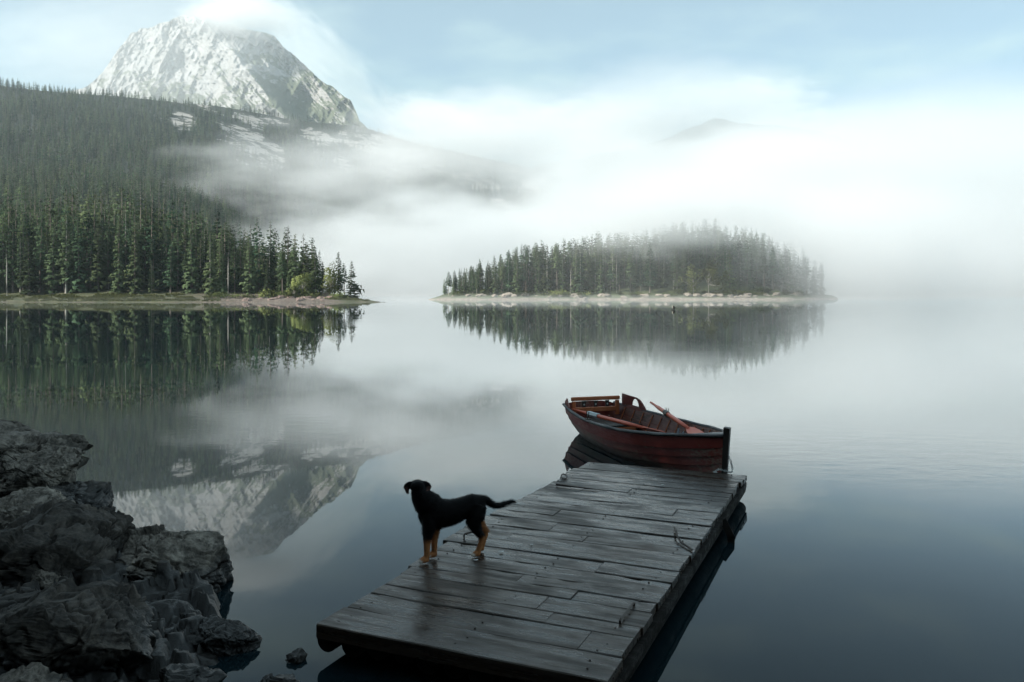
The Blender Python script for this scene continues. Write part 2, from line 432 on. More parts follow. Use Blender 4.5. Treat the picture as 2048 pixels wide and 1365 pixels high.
gm = t.mapping(g, (0.010, 0.010, 0.018), rot=(0, 0.6, 0))
n1 = t.noise(gm, 1.0, 8, 0.62); n2 = t.noise(g, 0.05, 7, 0.68); n3 = t.noise(t.mapping(g, (0.03, 0.03, 0.006)), 1.0, 6, 0.6)
stone = t.ramp(n2, [(0.25, (0.185, 0.19, 0.19)), (0.5, (0.31, 0.31, 0.305)), (0.75, (0.40, 0.40, 0.39))])
stone = t.mix(t.maprange(n3, 0.45, 0.7, 0, 0.55), stone, (0.33, 0.31, 0.28))
veg = t.mix(n2, (0.05, 0.065, 0.04), (0.11, 0.125, 0.075))
sepx = t.node('ShaderNodeSeparateXYZ', Vector=g)
rightside = t.maprange(t.math('DIVIDE', sepx.outputs['X'], sepx.outputs['Y']), -0.36, -0.27, 0.0, 1.0)
lowz = t.maprange(sepx.outputs['Z'], 480, 760, 0.20, 0.0)
f = t.math('ADD', t.math('ADD', t.math('MULTIPLY', n1, 1.0), t.math('MULTIPLY', nz, 0.26)), t.math('ADD', t.math('MULTIPLY', rightside, 0.10), lowz))
M_peak = t.pbr(t.mix(t.maprange(f, 0.74, 0.84, 0, 1), stone, veg), 0.95, t.bump(t.noise(t.mapping(g, (0.035, 0.035, 0.10), rot=(0, 0.55, 0)), 1.0, 8, 0.68), 1.0, 4.5))
struct(obj('mountain', pm, M_peak), 'pale limestone peak above the forested hillside', 'mountain')

# faint ridge far behind the fog
uu = np.linspace(900, 2500, 200); vv = np.linspace(0, 1, 24)
gu, gv = np.meshgrid(uu, vv, indexing='ij'); gu = gu.ravel(); gv = gv.ravel()
ytop = np.interp(gu, [900, 1100, 1250, 1340, 1390, 1430, 1480, 1560, 1640, 1720, 1900, 2100, 2500], [370, 325, 300, 275, 252, 239, 246, 252, 262, 290, 330, 360, 380])
ytop = ytop + 5 * fbm(np.stack([gu * 0.05, 0 * gu, 0 * gu], 1), 5, 91, 0.6)
py_ = 590 + (ytop - 590) * gv
Yd = 1900 + 900 * gv + 60 * fbm(np.stack([gu * 0.01, gv * 4, 0 * gu], 1), 4, 17)
V = np.stack([(gu - 1024) / F * Yd, Yd, CAMZ + (HOR - py_) / F * Yd], 1).reshape(200, 24, 3)
V = np.concatenate([V, V[:, -1:, :] + np.array([0, 120, -300.0])], 1)
struct(obj('far_ridge', mesh_np('far_ridge', V.reshape(-1, 3), grid_faces(200, 25)), M_hill), 'faint dark ridge far behind the fog', 'ridge')

# ------------------------------------------------------------------ the island
def isl_z(X, Y):
    X = np.asarray(X, float); Y = np.asarray(Y, float)
    sh = 283 + 2.5 * fbm(np.stack([X * 0.06, 0 * X, 0 * X + 4], 1), 4, 41) + np.clip((X - 85) / 30, 0, 1) ** 2 * 22 + np.clip((-10 - X) / 18, 0, 1.2) ** 2 * 8
    top = np.interp(X, [-34, -28, -10, 20, 50, 75, 95, 112, 125], [-2, 0.8, 2.5, 5.0, 10.0, 13.5, 10.0, 3.5, -2])
    s1 = Y - sh
    beach = np.where(s1 < 0, s1 * 0.25, 1.7 * (1 - np.exp(-s1 / 3.0)))
    hill = top * sstep(2, 40, s1)
    z = np.minimum(beach, np.interp(X, [-34, -26, -18], [-1, 1.0, 3])) + hill
    z = z * np.where(Y > 340, sstep(385, 340, Y), 1) - np.where(Y > 340, (Y - 340) * 0.03, 0)
    z = np.where((X < -33) | (X > 122), -2, z)
    return z + np.where(s1 > 0.3, 0.35 * fbm(np.stack([X * 0.35, Y * 0.35, 0 * X], 1), 5, 44), 0)
gx, gy = np.meshgrid(np.linspace(-36, 126, 330), np.concatenate([np.linspace(276, 300, 60), np.linspace(301, 400, 50)]), indexing='ij')
gx = gx.ravel(); gy = gy.ravel()
t = NT('island_ground'); g = t.pos(); n1 = t.noise(g, 0.5, 6, 0.65); n2 = t.noise(g, 0.9, 5, 0.6)
sz = t.node('ShaderNodeSeparateXYZ', Vector=g).outputs['Z']
shore = t.ramp(n2, [(0.3, (0.08, 0.062, 0.045)), (0.5, (0.18, 0.14, 0.105)), (0.7, (0.30, 0.255, 0.205))])
veg = t.mix(n1, (0.04, 0.06, 0.025), (0.09, 0.10, 0.04))
c = t.mix(t.maprange(t.math('ADD', sz, t.math('MULTIPLY', t.noise(g, 0.16, 5, 0.65), 3.2)), 1.9, 2.5, 0, 1), shore, veg)
M_island = t.pbr(c, 0.95, t.bump(n2, 0.8, 0.3))
struct(obj('island', mesh_np('island', np.stack([gx, gy, isl_z(gx, gy)], 1), grid_faces(330, 110)), M_island), 'low wooded island with pale stony shore', 'island')

# ------------------------------------------------------------------ shore behind the camera (out of frame, shades the foreground)
def bank_z(X, Y):
    X = np.asarray(X, float); Y = np.asarray(Y, float)
    sh = np.interp(X, [-90, -8, -4, -1.8, -0.8, 3, 60], [9, 8.2, 6.0, 4.4, 2.6, 2.2, 1.0])
    s = sh - Y
    z = np.where(s < 0, s * 0.5, 0.55 * (1 - np.exp(-s / 2.0)) + np.clip(s - 3, 0, 999) * 0.14)
    return z - 0.12 + 0.18 * fbm(np.stack([X * 0.8, Y * 0.8, 0 * X], 1), 5, 71)
gx, gy = np.meshgrid(np.linspace(-90, 60, 220), np.concatenate([np.linspace(-90, -6, 40), np.linspace(-5, 10, 110)]), indexing='ij')
gx = gx.ravel(); gy = gy.ravel()
t = NT('dark_shore'); g = t.pos(); n1 = t.noise(g, 3.0, 6, 0.65)
M_bank = t.pbr(t.mix(n1, (0.018, 0.016, 0.014), (0.055, 0.050, 0.045)), 0.8, t.bump(t.noise(g, 9.0, 6, 0.65), 0.7, 0.05))
struct(obj('shore', mesh_np('shore', np.stack([gx, gy, bank_z(gx, gy)], 1), grid_faces(220, 150)), M_bank), 'dark stony shore under the near rocks', 'shore')

# ------------------------------------------------------------------ trees
def outward(V, Fc, cz=None):
    """wind every leaf face so that it looks away from the stem"""
    a, b, c = V[Fc[:, 0]], V[Fc[:, 1]], V[Fc[:, 2]]; m = (a + b + c) / 3
    d = m.copy(); d[:, 2] = 0 if cz is None else m[:, 2] - cz
    d /= np.linalg.norm(d, axis=1)[:, None] + 1e-6; d[:, 2] += 0.45
    fl = (np.cross(b - a, c - a) * d).sum(1) < 0
    Fc = Fc.copy(); Fc[fl] = Fc[fl][:, ::-1]; return Fc
def conifer(seed, levels=26, nbr=7, segs=4, rad=0.115, base=0.04, power=0.8, droop=0.35, gap=0.06, lean=0.0):
    """whorls of drooping branches: a thin spine and tufts of needles hanging towards its end"""
    r = random.Random(seed); V = []; Fc = []
    lump = [r.uniform(0.8, 1.2) for _ in range(8)]
    for L in range(levels):
        tt = min(max((L + r.uniform(-0.35, 0.35)) / levels, 0), 0.985)
        z = base + (1 - base) * tt
        prof = (1 - tt) ** power * (0.72 + 0.28 * min(1, tt * 6)) * lump[int(tt * 8)]
        for b in range(nbr):
            if r.random() < gap: continue
            a = 2 * math.pi * (b + r.uniform(-0.45, 0.45)) / nbr + L * 0.9
            ln = rad * prof * r.choice((0.5, 0.8, 0.95, 1.0, 1.2)) * r.uniform(0.85, 1.15) * (1 + lean * math.cos(a)) + 0.008
            dx, dy = math.cos(a), math.sin(a); sx, sy = -dy, dx
            dr = droop * r.uniform(0.6, 1.3) * (1 - 0.75 * tt)
            zz = z + r.uniform(-0.6, 0.6) * (1 - base) / levels
            def pt(f): return (dx * ln * f, dy * ln * f, zz + ln * (0.10 * f - dr * f * f + 0.12 * max(0, f - 0.7)))
            w0 = ln * 0.22; p0 = pt(0); p1 = pt(1.0); m = pt(0.7); k = len(V)
            V += [p0, p1, (m[0] + sx * w0, m[1] + sy * w0, m[2] - w0 * 0.5), p0, p1, (m[0] - sx * w0, m[1] - sy * w0, m[2] - w0 * 0.5)]
            Fc += [(k, k + 1, k + 2), (k + 3, k + 4, k + 5)]
            for i in range(segs):
                f = 0.45 + 0.55 * (i + r.random()) / segs; c = pt(f); w = (ln * 0.30 + 0.006) * r.uniform(0.6, 1.25); off = r.uniform(-0.30, 0.30) * ln * (1.15 - 0.5 * f)
                cx, cy_, cz = c[0] + sx * off, c[1] + sy * off, c[2] - abs(off) * 0.3
                ox, oz = r.uniform(0.1, 0.55) * w, r.uniform(0.6, 1.1) * w; tw = r.uniform(-0.35, 0.35) * w
                k = len(V)
                V += [(cx + sx * w * 0.5, cy_ + sy * w * 0.5, cz + 0.12 * w), (cx - sx * w * 0.5, cy_ - sy * w * 0.5, cz + 0.12 * w),
                      (cx + dx * ox + sx * tw, cy_ + dy * ox + sy * tw, cz - oz)]
                Fc.append((k, k + 1, k + 2))
    k = len(V); V += [(0.004, 0, 0.96), (-0.003, 0.003, 0.96), (0, 0, 1.0)]; Fc.append((k, k + 1, k + 2))
    return np.array(V), outward(np.array(V), np.array(Fc))
def trunk_arr(r0=0.011, top=0.98, n=6):
    V = []; Fc = []
    for i, z in enumerate((-0.03, 0.02, 0.4, top)):
        rr = r0 * (1.35, 1.0, 0.75, 0.12)[i]
        for k in range(n): V.append((rr * math.cos(k * 6.283 / n), rr * math.sin(k * 6.283 / n), z))
    for i in range(3):
        for k in range(n): Fc.append((i * n + k, i * n + (k + 1) % n, (i + 1) * n + (k + 1) % n, (i + 1) * n + k))
    return np.array(V), np.array(Fc)
tv, tf = trunk_arr()
TRUNK = mesh_np('trunk', tv, tf); TRUNK.materials.append(M_bark)
PTRUNK = mesh_np('pale_trunk', tv, tf); PTRUNK.materials.append(M_palebark)
def crown_normals(m, nleaf=None, up=0.45, cz=None):
    """needles shade as the crown they make up: normals lean outward from the stem"""
    n = len(m.vertices); v = np.empty(n * 3, np.float32); m.vertices.foreach_get('co', v); v = v.reshape(-1, 3).astype(float)
    c = np.zeros_like(v); c[:, 2] = v[:, 2] if cz is None else cz
    d = v - c; d /= np.linalg.norm(d, axis=1)[:, None] + 1e-6
    d[:, 2] += up; d += np.random.default_rng(n).normal(0, 0.33, d.shape); d /= np.linalg.norm(d, axis=1)[:, None]
    m.polygons.foreach_set('use_smooth', np.full(len(m.polygons), True))
    m.normals_split_custom_set_from_vertices([tuple(q) for q in d])
def crown_mesh(name, mat, *a, **k):
    v, f = conifer(*a, **k); m = mesh_np(name, v, f, smooth=False); m.materials.append(mat); crown_normals(m); return m
CROWN = [crown_mesh('crown', M_spruce, 1), crown_mesh('crown', M_spruce, 2, rad=0.10, levels=30, droop=0.45),
         crown_mesh('crown', M_spruce, 3, rad=0.13, nbr=8, power=0.7, gap=0.12),
         crown_mesh('crown', M_spruce, 4, rad=0.10, base=0.16, power=0.65, gap=0.1),
         crown_mesh('crown', M_spruce, 6, rad=0.115, levels=26, base=0.02, power=0.9, droop=0.5)]
BARE = [crown_mesh('crown', M_spruce, 11, rad=0.10, base=0.42, levels=22, power=0.55, gap=0.22),
        crown_mesh('crown', M_spruce, 12, rad=0.11, base=0.55, levels=16, power=0.5, gap=0.25)]
TIPC = crown_mesh('crown', M_spruce, 17, rad=0.20, levels=26, base=0.03, power=0.75, droop=0.2, gap=0.25, lean=0.35)
RUST = crown_mesh('crown', M_rusty, 19, rad=0.12, levels=22, gap=0.3)
YOUNG = [crown_mesh('crown', M_spruce, 23, rad=0.19, levels=20, nbr=7, segs=3), crown_mesh('crown', M_spruce, 24, rad=0.17, levels=22, nbr=7, segs=3)]
def far_mesh(seed, **k):
    v, f = conifer(seed, **k); v2, f2 = trunk_arr(n=4)
    V = np.concatenate([v, v2]); f2 = f2 + len(v)
    F3 = np.concatenate([f, f2[:, [0, 1, 2]], f2[:, [0, 2, 3]]])
    m = mesh_np('far_spruce', V, F3, smooth=False); m.materials.append(M_spruce); m.materials.append(M_bark)
    mi = np.zeros(len(F3), np.int32); mi[len(f):] = 1; m.polygons.foreach_set('material_index', mi); return m
FAR = [far_mesh(40 + k, levels=17, nbr=6, segs=3, rad=rad, base=b, power=pw, gap=0.12) for k, (rad, b, pw) in enumerate([(0.15, 0.05, 0.75), (0.13, 0.1, 0.65), (0.165, 0.03, 0.85), (0.125, 0.2, 0.6)])]
def snag_mesh(seed):
    r = random.Random(seed); mb = MB()
    mb.tube([(0, 0, -0.03), (0.004, 0, 0.3), (-0.004, 0.003, 0.7), (0.003, 0, 1.0)], [0.014, 0.011, 0.008, 0.003], 6)
    for k in range(12):
        z = r.uniform(0.4, 0.97); a = r.uniform(0, 6.28); l = r.uniform(0.02, 0.06) * (1.2 - z * 0.6)
        mb.tube([(0, 0, z), (math.cos(a) * l, math.sin(a) * l, z + r.uniform(-0.3, 0.4) * l)], [0.003, 0.0012], 3)
    m = mb.mesh('snag'); m.materials.append(M_palebark); return m
SNAG = [snag_mesh(1), snag_mesh(2)]
def broad_mesh(seed, n=900, rx=0.33, zc=0.64, rzz=0.34):
    r = random.Random(seed); V = []; Fc = []
    cl = [(r.gauss(0, rx * 0.5), r.gauss(0, rx * 0.5), zc + r.gauss(0, rzz * 0.5), r.uniform(0.09, 0.17)) for _ in range(22)]
    for i in range(n):
        cx, cy_, cz, cr = r.choice(cl)
        d = Vector((r.gauss(0, 1), r.gauss(0, 1), r.gauss(0, 1))).normalized() * cr * r.uniform(0.5, 1)
        c = Vector((cx, cy_, cz)) + d; s = r.uniform(0.018, 0.036)
        u = Vector((r.gauss(0, 1), r.gauss(0, 1), r.gauss(0, 1))).normalized(); w = u.orthogonal().normalized()
        k = len(V); V += [c + u * s, c - u * s * 0.6 + w * s, c - u * s * 0.6 - w * s]; Fc.append((k, k + 1, k + 2))
    m = mesh_np('crown', np.array(V), outward(np.array(V), np.array(Fc), zc - 0.1), smooth=False); m.materials.append(M_leaf); crown_normals(m, cz=zc - 0.1, up=0.2)
    mb = MB(); mb.tube([(0, 0, -0.03), (0.01, 0, 0.3), (0, 0, 0.6)], [0.022, 0.017, 0.008], 6)
    for c in cl[:9]: mb.tube([(0.01, 0, 0.3 + 0.02 * r.random()), ((c[0]) * 0.5, c[1] * 0.5, 0.3 + (c[2] - 0.3) * 0.6), c[:3]], [0.010, 0.007, 0.003], 4)
    m2 = mb.mesh('trunk', True); m2.materials.append(M_palebark)
    return m, m2
BROAD = [broad_mesh(1), broad_mesh(2, 800, 0.24, 0.62, 0.36), broad_mesh(3, 1300, 0.40, 0.62, 0.32)]
def shrub_mesh(seed, mat=None):
    r = random.Random(seed); V = []; Fc = []
    for i in range(260):
        d = Vector((r.gauss(0, 0.42), r.gauss(0, 0.42), abs(r.gauss(0.35, 0.28)))); s = r.uniform(0.06, 0.14)
        u = Vector((r.gauss(0, 1), r.gauss(0, 1), r.gauss(0, 1))).normalized(); w = u.orthogonal().normalized()
        k = len(V); V += [d + u * s, d - u * s * 0.6 + w * s, d - u * s * 0.6 - w * s]; Fc.append((k, k + 1, k + 2))
    m = mesh_np('shrub', np.array(V), np.array(Fc), smooth=False); m.materials.append(mat or M_shrub); return m
SHRUB = [shrub_mesh(1), shrub_mesh(2), shrub_mesh(3, M_leaf)]
def put(o, loc, H, wx=1.0, rz=None):
    o.location = loc; o.scale = (H * wx, H * wx, H); o.rotation_euler = (R.uniform(-0.03, 0.03), R.uniform(-0.03, 0.03), R.uniform(0, 6.28) if rz is None else rz)
def spruce(loc, H, crown, trunk, label, group, wx=1.0, name='spruce_tree', rz=None):
    e = empty(name); put(e, loc, H, wx, rz)
    obj('trunk', trunk, parent=e); obj('crown', crown, parent=e)
    return tag(e, label, 'tree', group)
LG = 'spruces of the front rows on the left shore'
LL = 'tall dark green spruce in the packed front rows of the left shore wood'
IG = 'spruces of the front rows on the island'
IL = 'grey green spruce in the packed front rows of the island wood'
placed = []
def free(x, y, dmin):
    for a, b in placed:
        if abs(a - x) < dmin and (a - x) ** 2 + (b - y) ** 2 < dmin * dmin: return False
    placed.append((x, y)); return True
def hz1(px, Y): return float(hill_z([px], [Y])[0])
def iz1(x, y): return float(isl_z([x], [y])[0])
# hand-placed trees of the point that stand out
def lp(px, Y): return Vector(((px - 1024) / F * Y, Y, hz1(px, Y) - 0.15))
placed += [tuple(lp(a, b)[:2]) for a, b in ((702, 214), (690, 216), (678, 219), (603, 211), (661, 212), (413, 213), (456, 214))]
spruce(lp(702, 214), 10.0, TIPC, TRUNK, 'spruce leaning out at the very tip of the left wood', 'trees at the tip of the point', 1.0, rz=0.2)
spruce(lp(689, 217), 9.0, BARE[0], TRUNK, 'thin spruce with bare trunk second from the tip of the point', 'trees at the tip of the point', 1.2)
spruce(lp(678, 219), 9.8, CROWN[2], TRUNK, 'narrow dark spruce third from the tip of the point', 'trees at the tip of the point')
for px, Y, H, k, lb in ((605, 210, 6.8, 0, 'round pale green broadleaf tree on the left shore near the point'), (662, 211, 8.0, 1, 'slim pale yellow green broadleaf tree beside the tip spruces'),
                        (588, 209, 3.8, 2, 'low bushy broadleaf tree left of the round pale green one')):
    e = empty('broadleaf_tree'); put(e, lp(px, Y), H); obj('trunk', BROAD[k][1], parent=e); obj('crown', BROAD[k][0], parent=e); tag(e, lb, 'tree', 'broadleaf trees on the left shore')
for px, Y, H, lb in ((456, 212, 11.5, 'bare white dead trunk standing in the left shore wood'), (14, 214, 12.5, 'pale bare trunk at the left edge of the shore wood')):
    e = empty('dead_tree'); put(e, lp(px, Y), H); obj('trunk', SNAG[0], parent=e); tag(e, lb, 'dead tree')
cnt = 0; tries = 0
rows = []
while cnt < 148 and tries < 6000:
    tries += 1
    px = R.uniform(-25, 676)
    depth = 216 if px < 560 else 212
    Y = depth + abs(R.gauss(0, 1)) * (15 if px < 520 else 9)
    if px > 440 and Y > 202 + (772 - px) * 0.26: continue
    x = (px - 1024) / F * Y
    if not free(x, Y, 2.8): continue
    H = R.uniform(13.5, 20.5) * np.interp(px, [-30, 300, 420, 520, 600, 680], [1.12, 1.0, 0.92, 0.82, 0.74, 0.58])
    if R.random() < 0.14: H *= 0.6
    q = R.random()
    cm = R.choice(CROWN) if q < 0.86 else R.choice(BARE)
    kind_ = 'short young spruce' if H < 11 else ('spruce with long bare lower trunk' if cm in BARE else 'tall full spruce')
    zone = 'at the shaded left end of the shore wood' if px < 150 else ('above the grassy bank of the left shore' if px < 400 else ('above the stony bank of the left shore' if px < 580 else 'among the last trees before the tip of the point'))
    spruce((x, Y, hz1(px, Y) - 0.2), H, cm, PTRUNK if R.random() < 0.1 else TRUNK, kind_ + ' ' + zone, LG, R.uniform(1.0, 1.45)); cnt += 1
# the island
for px, Y, H, k, lb in ((1418, 287, 12.0, 2, 'large round pale green broadleaf tree on the island shore'), (1387, 287, 9.5, 1, 'slim pale broadleaf tree beside the large round one')):
    x = (px - 1024) / F * Y; e = empty('broadleaf_tree'); put(e, (x, Y, iz1(x, Y) - 0.1), H)
    obj('trunk', BROAD[k][1], parent=e); obj('crown', BROAD[k][0], parent=e); tag(e, lb, 'tree', 'broadleaf trees on the island'); placed.append((x, Y))
for px, Y, H, lb in ((1141, 292, 11.0, 'thin white dead trunk left of the island centre'), (1233, 294, 13.5, 'tall pale dead trunk near the island centre'), (1526, 296, 7.0, 'white birch like trunk near the right end of the island'), (1206, 300, 15, 'grey dead trunk reaching into the mist on the island')):
    x = (px - 1024) / F * Y; e = empty('dead_tree'); put(e, (x, Y, iz1(x, Y) - 0.1), H); obj('trunk', R.choice(SNAG), parent=e); tag(e, lb, 'dead tree', 'dead trunks on the island'); placed.append((x, Y))
x = (1052 - 1024) / F * 288
spruce((x, 288, iz1(x, 288) - 0.1), 5.5, RUST, PTRUNK, 'small dry rust coloured spruce on the island shore', None)
cnt = 0; tries = 0
while cnt < 148 and tries < 6000:
    tries += 1
    px = R.uniform(885, 1652)
    Y = 290 + abs(R.gauss(0, 1)) * 14 + (np.clip((px - 1480) / 170, 0, 1) ** 2) * 20
    x = (px - 1024) / F * Y
    z = iz1(x, Y)
    if z < 1.5 or (1372 < px < 1450 and Y < 297) or not free(x, Y, 2.9): continue
    H = R.uniform(12.5, 18.5) * np.interp(px, [880, 930, 1000, 1060, 1540, 1650], [0.42, 0.62, 0.88, 1.0, 1.0, 0.72])
    if R.random() < 0.2: H *= 0.6
    q = R.random()
    cm = R.choice(CROWN) if q < 0.74 else R.choice(BARE)
    kind_ = 'short young spruce' if H < 9.5 else ('spruce with long bare lower trunk' if cm in BARE else 'tall full spruce')
    zone = 'at the low left end of the island' if px < 1000 else ('on the left half of the island' if px < 1250 else ('around the pale round tree of the island' if px < 1480 else 'at the misty right end of the island'))
    spruce((x, Y, z - 0.2), H, cm, PTRUNK if R.random() < 0.4 else TRUNK, kind_ + ' ' + zone, IG, R.uniform(1.0, 1.45)); cnt += 1
# shrubs along both shores
k = 0
for i in range(26):
    px = R.uniform(420, 690); Y = R.uniform(208.5, 211.5); p = lp(px, Y); s = R.uniform(0.9, 2.2)
    o = obj('shrub', SHRUB[i % 3]); o.location = p; o.scale = (s * 1.2, s, s * R.uniform(0.7, 1.2)); o.rotation_euler[2] = R.uniform(0, 6)
    tag(o, 'low green shrub ' + ('above the stony bank' if px < 580 else 'near the tip of the point') + ' at the foot of the left wood', 'shrub', 'shrubs on the left shore')
for i in range(70):
    px = R.uniform(872, 1600); Y = R.uniform(286, 291) + np.clip((px - 1480) / 170, 0, 1) ** 2 * 18; x = (px - 1024) / F * Y; s = R.uniform(0.9, 2.4)
    if iz1(x, Y) < 0.8: continue
    o = obj('shrub', SHRUB[i % 3]); o.location = (x, Y, iz1(x, Y) - 0.1); o.scale = (s * 1.3, s, s * R.uniform(0.7, 1.1)); o.rotation_euler[2] = R.uniform(0, 6)
    tag(o, 'low green shrub at the foot of the wood ' + ('at the left end of the island' if px < 1000 else ('along the middle of the island shore' if px < 1400 else 'near the right end of the island')), 'shrub', 'shrubs on the island')

rg_ = np.random.default_rng(8); ng_ = 16000
gpx = np.concatenate([rg_.uniform(-30, 440, ng_), rg_.uniform(640, 740, 1200)]); gYd = np.concatenate([rg_.uniform(204.5, 215, ng_), rg_.uniform(206, 209, 1200)])
gz = hill_z(gpx, gYd); kk = (gz > 0.38 + 0.25 * rg_.uniform(-1, 1, len(gz))) & (fbm(np.stack([gpx * 0.05, gYd * 0.4, 0 * gz], 1), 3, 88) > -0.12)
gpx, gYd, gz = gpx[kk], gYd[kk], gz[kk]; gX = (gpx - 1024) / F * gYd; m_ = len(gX)
hh = rg_.uniform(0.15, 0.5, m_); ww = rg_.uniform(0.10, 0.30, m_); an = rg_.uniform(0, 6.28, m_)
B0 = np.stack([gX, gYd, gz - 0.03], 1); sd_ = np.stack([np.cos(an), np.sin(an), 0 * an], 1) * ww[:, None]
tp_ = B0 + np.stack([rg_.normal(0, 0.1, m_), rg_.normal(0, 0.1, m_), hh], 1)
gv_ = np.stack([B0 - sd_, B0 + sd_, tp_], 1).reshape(-1, 3)
M_grass = mat_foliage('bank_grass', (0.024, 0.046, 0.012), (0.075, 0.090, 0.028), (0.12, 0.11, 0.045))
tag(obj('bank_grass', mesh_np('bank_grass', gv_, np.arange(len(gv_)).reshape(-1, 3), smooth=False), M_grass), 'short rough grass on the bank of the left shore', 'grass', kind='stuff')
# far forest: instances on points, each wood one object
def forest(name, P, S, label):
    """one wood: the mesh holds four tree forms and loose points; nodes set the forms out on the points"""
    P = np.asarray(P); nP = len(P); rng = np.random.default_rng(nP)
    VV = []; FF = []; MI = []; fo = []; b = 0
    for k, m in enumerate(FAR):
        v = np.empty(len(m.vertices) * 3, np.float32); m.vertices.foreach_get('co', v); v = v.reshape(-1, 3)
        f = np.empty(len(m.loops), np.int32); m.loops.foreach_get('vertex_index', f); f = f.reshape(-1, 3)
        mi = np.empty(len(f), np.int32); m.polygons.foreach_get('material_index', mi)
        VV.append(v); FF.append(f + b); MI.append(mi); fo.append(np.full(len(v), k)); b += len(v)
    VV.append(P); fo.append(np.full(nP, -1))
    m = mesh_np(name, np.concatenate(VV), np.concatenate(FF), smooth=True)
    crown_normals(m)
    m.materials.append(M_spruce); m.materials.append(M_bark); m.polygons.foreach_set('material_index', np.concatenate(MI))
    def att(nm, tp, arr):
        full = np.zeros(b + nP, arr.dtype); full[b:] = arr
        m.attributes.new(nm, tp, 'POINT').data.foreach_set('value', full)
    att('hgt', 'FLOAT', np.asarray(S, np.float32)); att('turn', 'FLOAT', rng.uniform(0, 6.28, nP).astype(np.float32))
    att('form', 'INT', rng.integers(0, 4, nP).astype(np.int32)); att('fat', 'FLOAT', rng.uniform(0.85, 1.3, nP).astype(np.float32))
    m.attributes.new('part', 'INT', 'POINT').data.foreach_set('value', np.concatenate(fo).astype(np.int32))
    m.update()
    ng = bpy.data.node_groups.new(name, 'GeometryNodeTree'); N, L = ng.nodes, ng.links
    ng.interface.new_socket('Geometry', in_out='INPUT', socket_type='NodeSocketGeometry')
    ng.interface.new_socket('Geometry', in_out='OUTPUT', socket_type='NodeSocketGeometry')
    gi = N.new('NodeGroupInput'); go = N.new('NodeGroupOutput')
    def at_in(nm, dt):
        n = N.new('GeometryNodeInputNamedAttribute'); n.data_type = dt; n.inputs['Name'].default_value = nm; return n.outputs['Attribute']
    def pick(k):
        c = N.new('FunctionNodeCompare'); c.data_type = 'INT'; c.operation = 'EQUAL'
        ia = [i for i in c.inputs if i.enabled and i.name == 'A'][0]; ib = [i for i in c.inputs if i.enabled and i.name == 'B'][0]
        L.new(at_in('part', 'INT'), ia); ib.default_value = k
        sp = N.new('GeometryNodeSeparateGeometry'); sp.domain = 'POINT'
        L.new(gi.outputs[0], sp.inputs['Geometry']); L.new(c.outputs[0], sp.inputs['Selection']); return sp.outputs['Selection']
    jn = N.new('GeometryNodeJoinGeometry')
    for k in range(3, -1, -1):
        g2 = N.new('GeometryNodeGeometryToInstance'); L.new(pick(k), g2.inputs[0]); L.new(g2.outputs[0], jn.inputs[0])
    ip = N.new('GeometryNodeInstanceOnPoints'); ip.inputs['Pick Instance'].default_value = True
    L.new(pick(-1), ip.inputs['Points']); L.new(jn.outputs[0], ip.inputs['Instance']); L.new(at_in('form', 'INT'), ip.inputs['Instance Index'])
    cx = N.new('ShaderNodeCombineXYZ'); L.new(at_in('turn', 'FLOAT'), cx.inputs['Z']); L.new(cx.outputs[0], ip.inputs['Rotation'])
    hg = at_in('hgt', 'FLOAT'); mu = N.new('ShaderNodeMath'); mu.operation = 'MULTIPLY'; L.new(hg, mu.inputs[0]); L.new(at_in('fat', 'FLOAT'), mu.inputs[1])
    c2 = N.new('ShaderNodeCombineXYZ'); L.new(mu.outputs[0], c2.inputs['X']); L.new(mu.outputs[0], c2.inputs['Y']); L.new(hg, c2.inputs['Z']); L.new(c2.outputs[0], ip.inputs['Scale'])
    L.new(ip.outputs[0], go.inputs[0])
    o = obj(name, m); md = o.modifiers.new('trees', 'NODES'); md.node_group = ng
    return tag(o, label, 'forest', kind='stuff')
rng = np.random.default_rng(3)
def scatter(x0, x1, y0, y1, st):                  # loosely even spacing
    gx, gy = np.meshgrid(np.arange(x0, x1, st), np.arange(y0, y1, st), indexing='ij')
    return gx.ravel() + rng.uniform(-0.45, 0.45, gx.size) * st, gy.ravel() + rng.uniform(-0.45, 0.45, gx.size) * st
XS = []; YS = []
for y0, y1, st in ((221, 300, 3.7), (300, 420, 4.6), (420, 800, 6.4), (800, 2060, 8.8)):
    a_, b_ = scatter(-0.90 * y1, 0.12 * y1, y0, y1, st); XS.append(a_); YS.append(b_)
Yr = np.concatenate(YS); pr = np.concatenate(XS) / Yr * F + 1024; n = len(pr)
X = (pr - 1024) / F * Yr
tt = (Yr - interp(pr, Y0_P, Y0_D)) / (interp(pr, CR_P, CR_D) - interp(pr, Y0_P, Y0_D))
dens = fbm(np.stack([X * 0.012, Yr * 0.012, 0 * X], 1), 4, 15)
near_pt = (pr < 690) & (Yr < 202 + (772 - pr) * 0.27) & (Yr > 222)
keep = ((tt > 0.005) & (tt < 1.02)) | near_pt
upper = sstep(0.82, 1.0, tt) * sstep(150, 420, pr)
keep &= (rng.uniform(0, 1, n) > upper * 0.40) & (rock_mask(pr, Yr) < rng.uniform(0.25, 0.8, n)) & (dens + rng.uniform(-0.2, 0.9, n) > -0.2)
keep &= pr > -430
pr, Yr, X, tt = pr[keep], Yr[keep], X[keep], tt[keep]
Zr = hill_z(pr, Yr) - 0.3
Hs = rng.uniform(13, 27, len(X)) * (1 + 0.35 * fbm(np.stack([X * 0.02, Yr * 0.02, 0 * X + 3], 1), 3, 19)) * np.where(rng.uniform(0, 1, len(X)) < 0.12, 0.6, 1) * (1 - 0.35 * sstep(0.75, 1.0, tt))
Hs = Hs * np.where(Yr < 330, np.interp(pr, [200, 400, 540, 680], [0.92, 0.78, 0.66, 0.5]), 1)
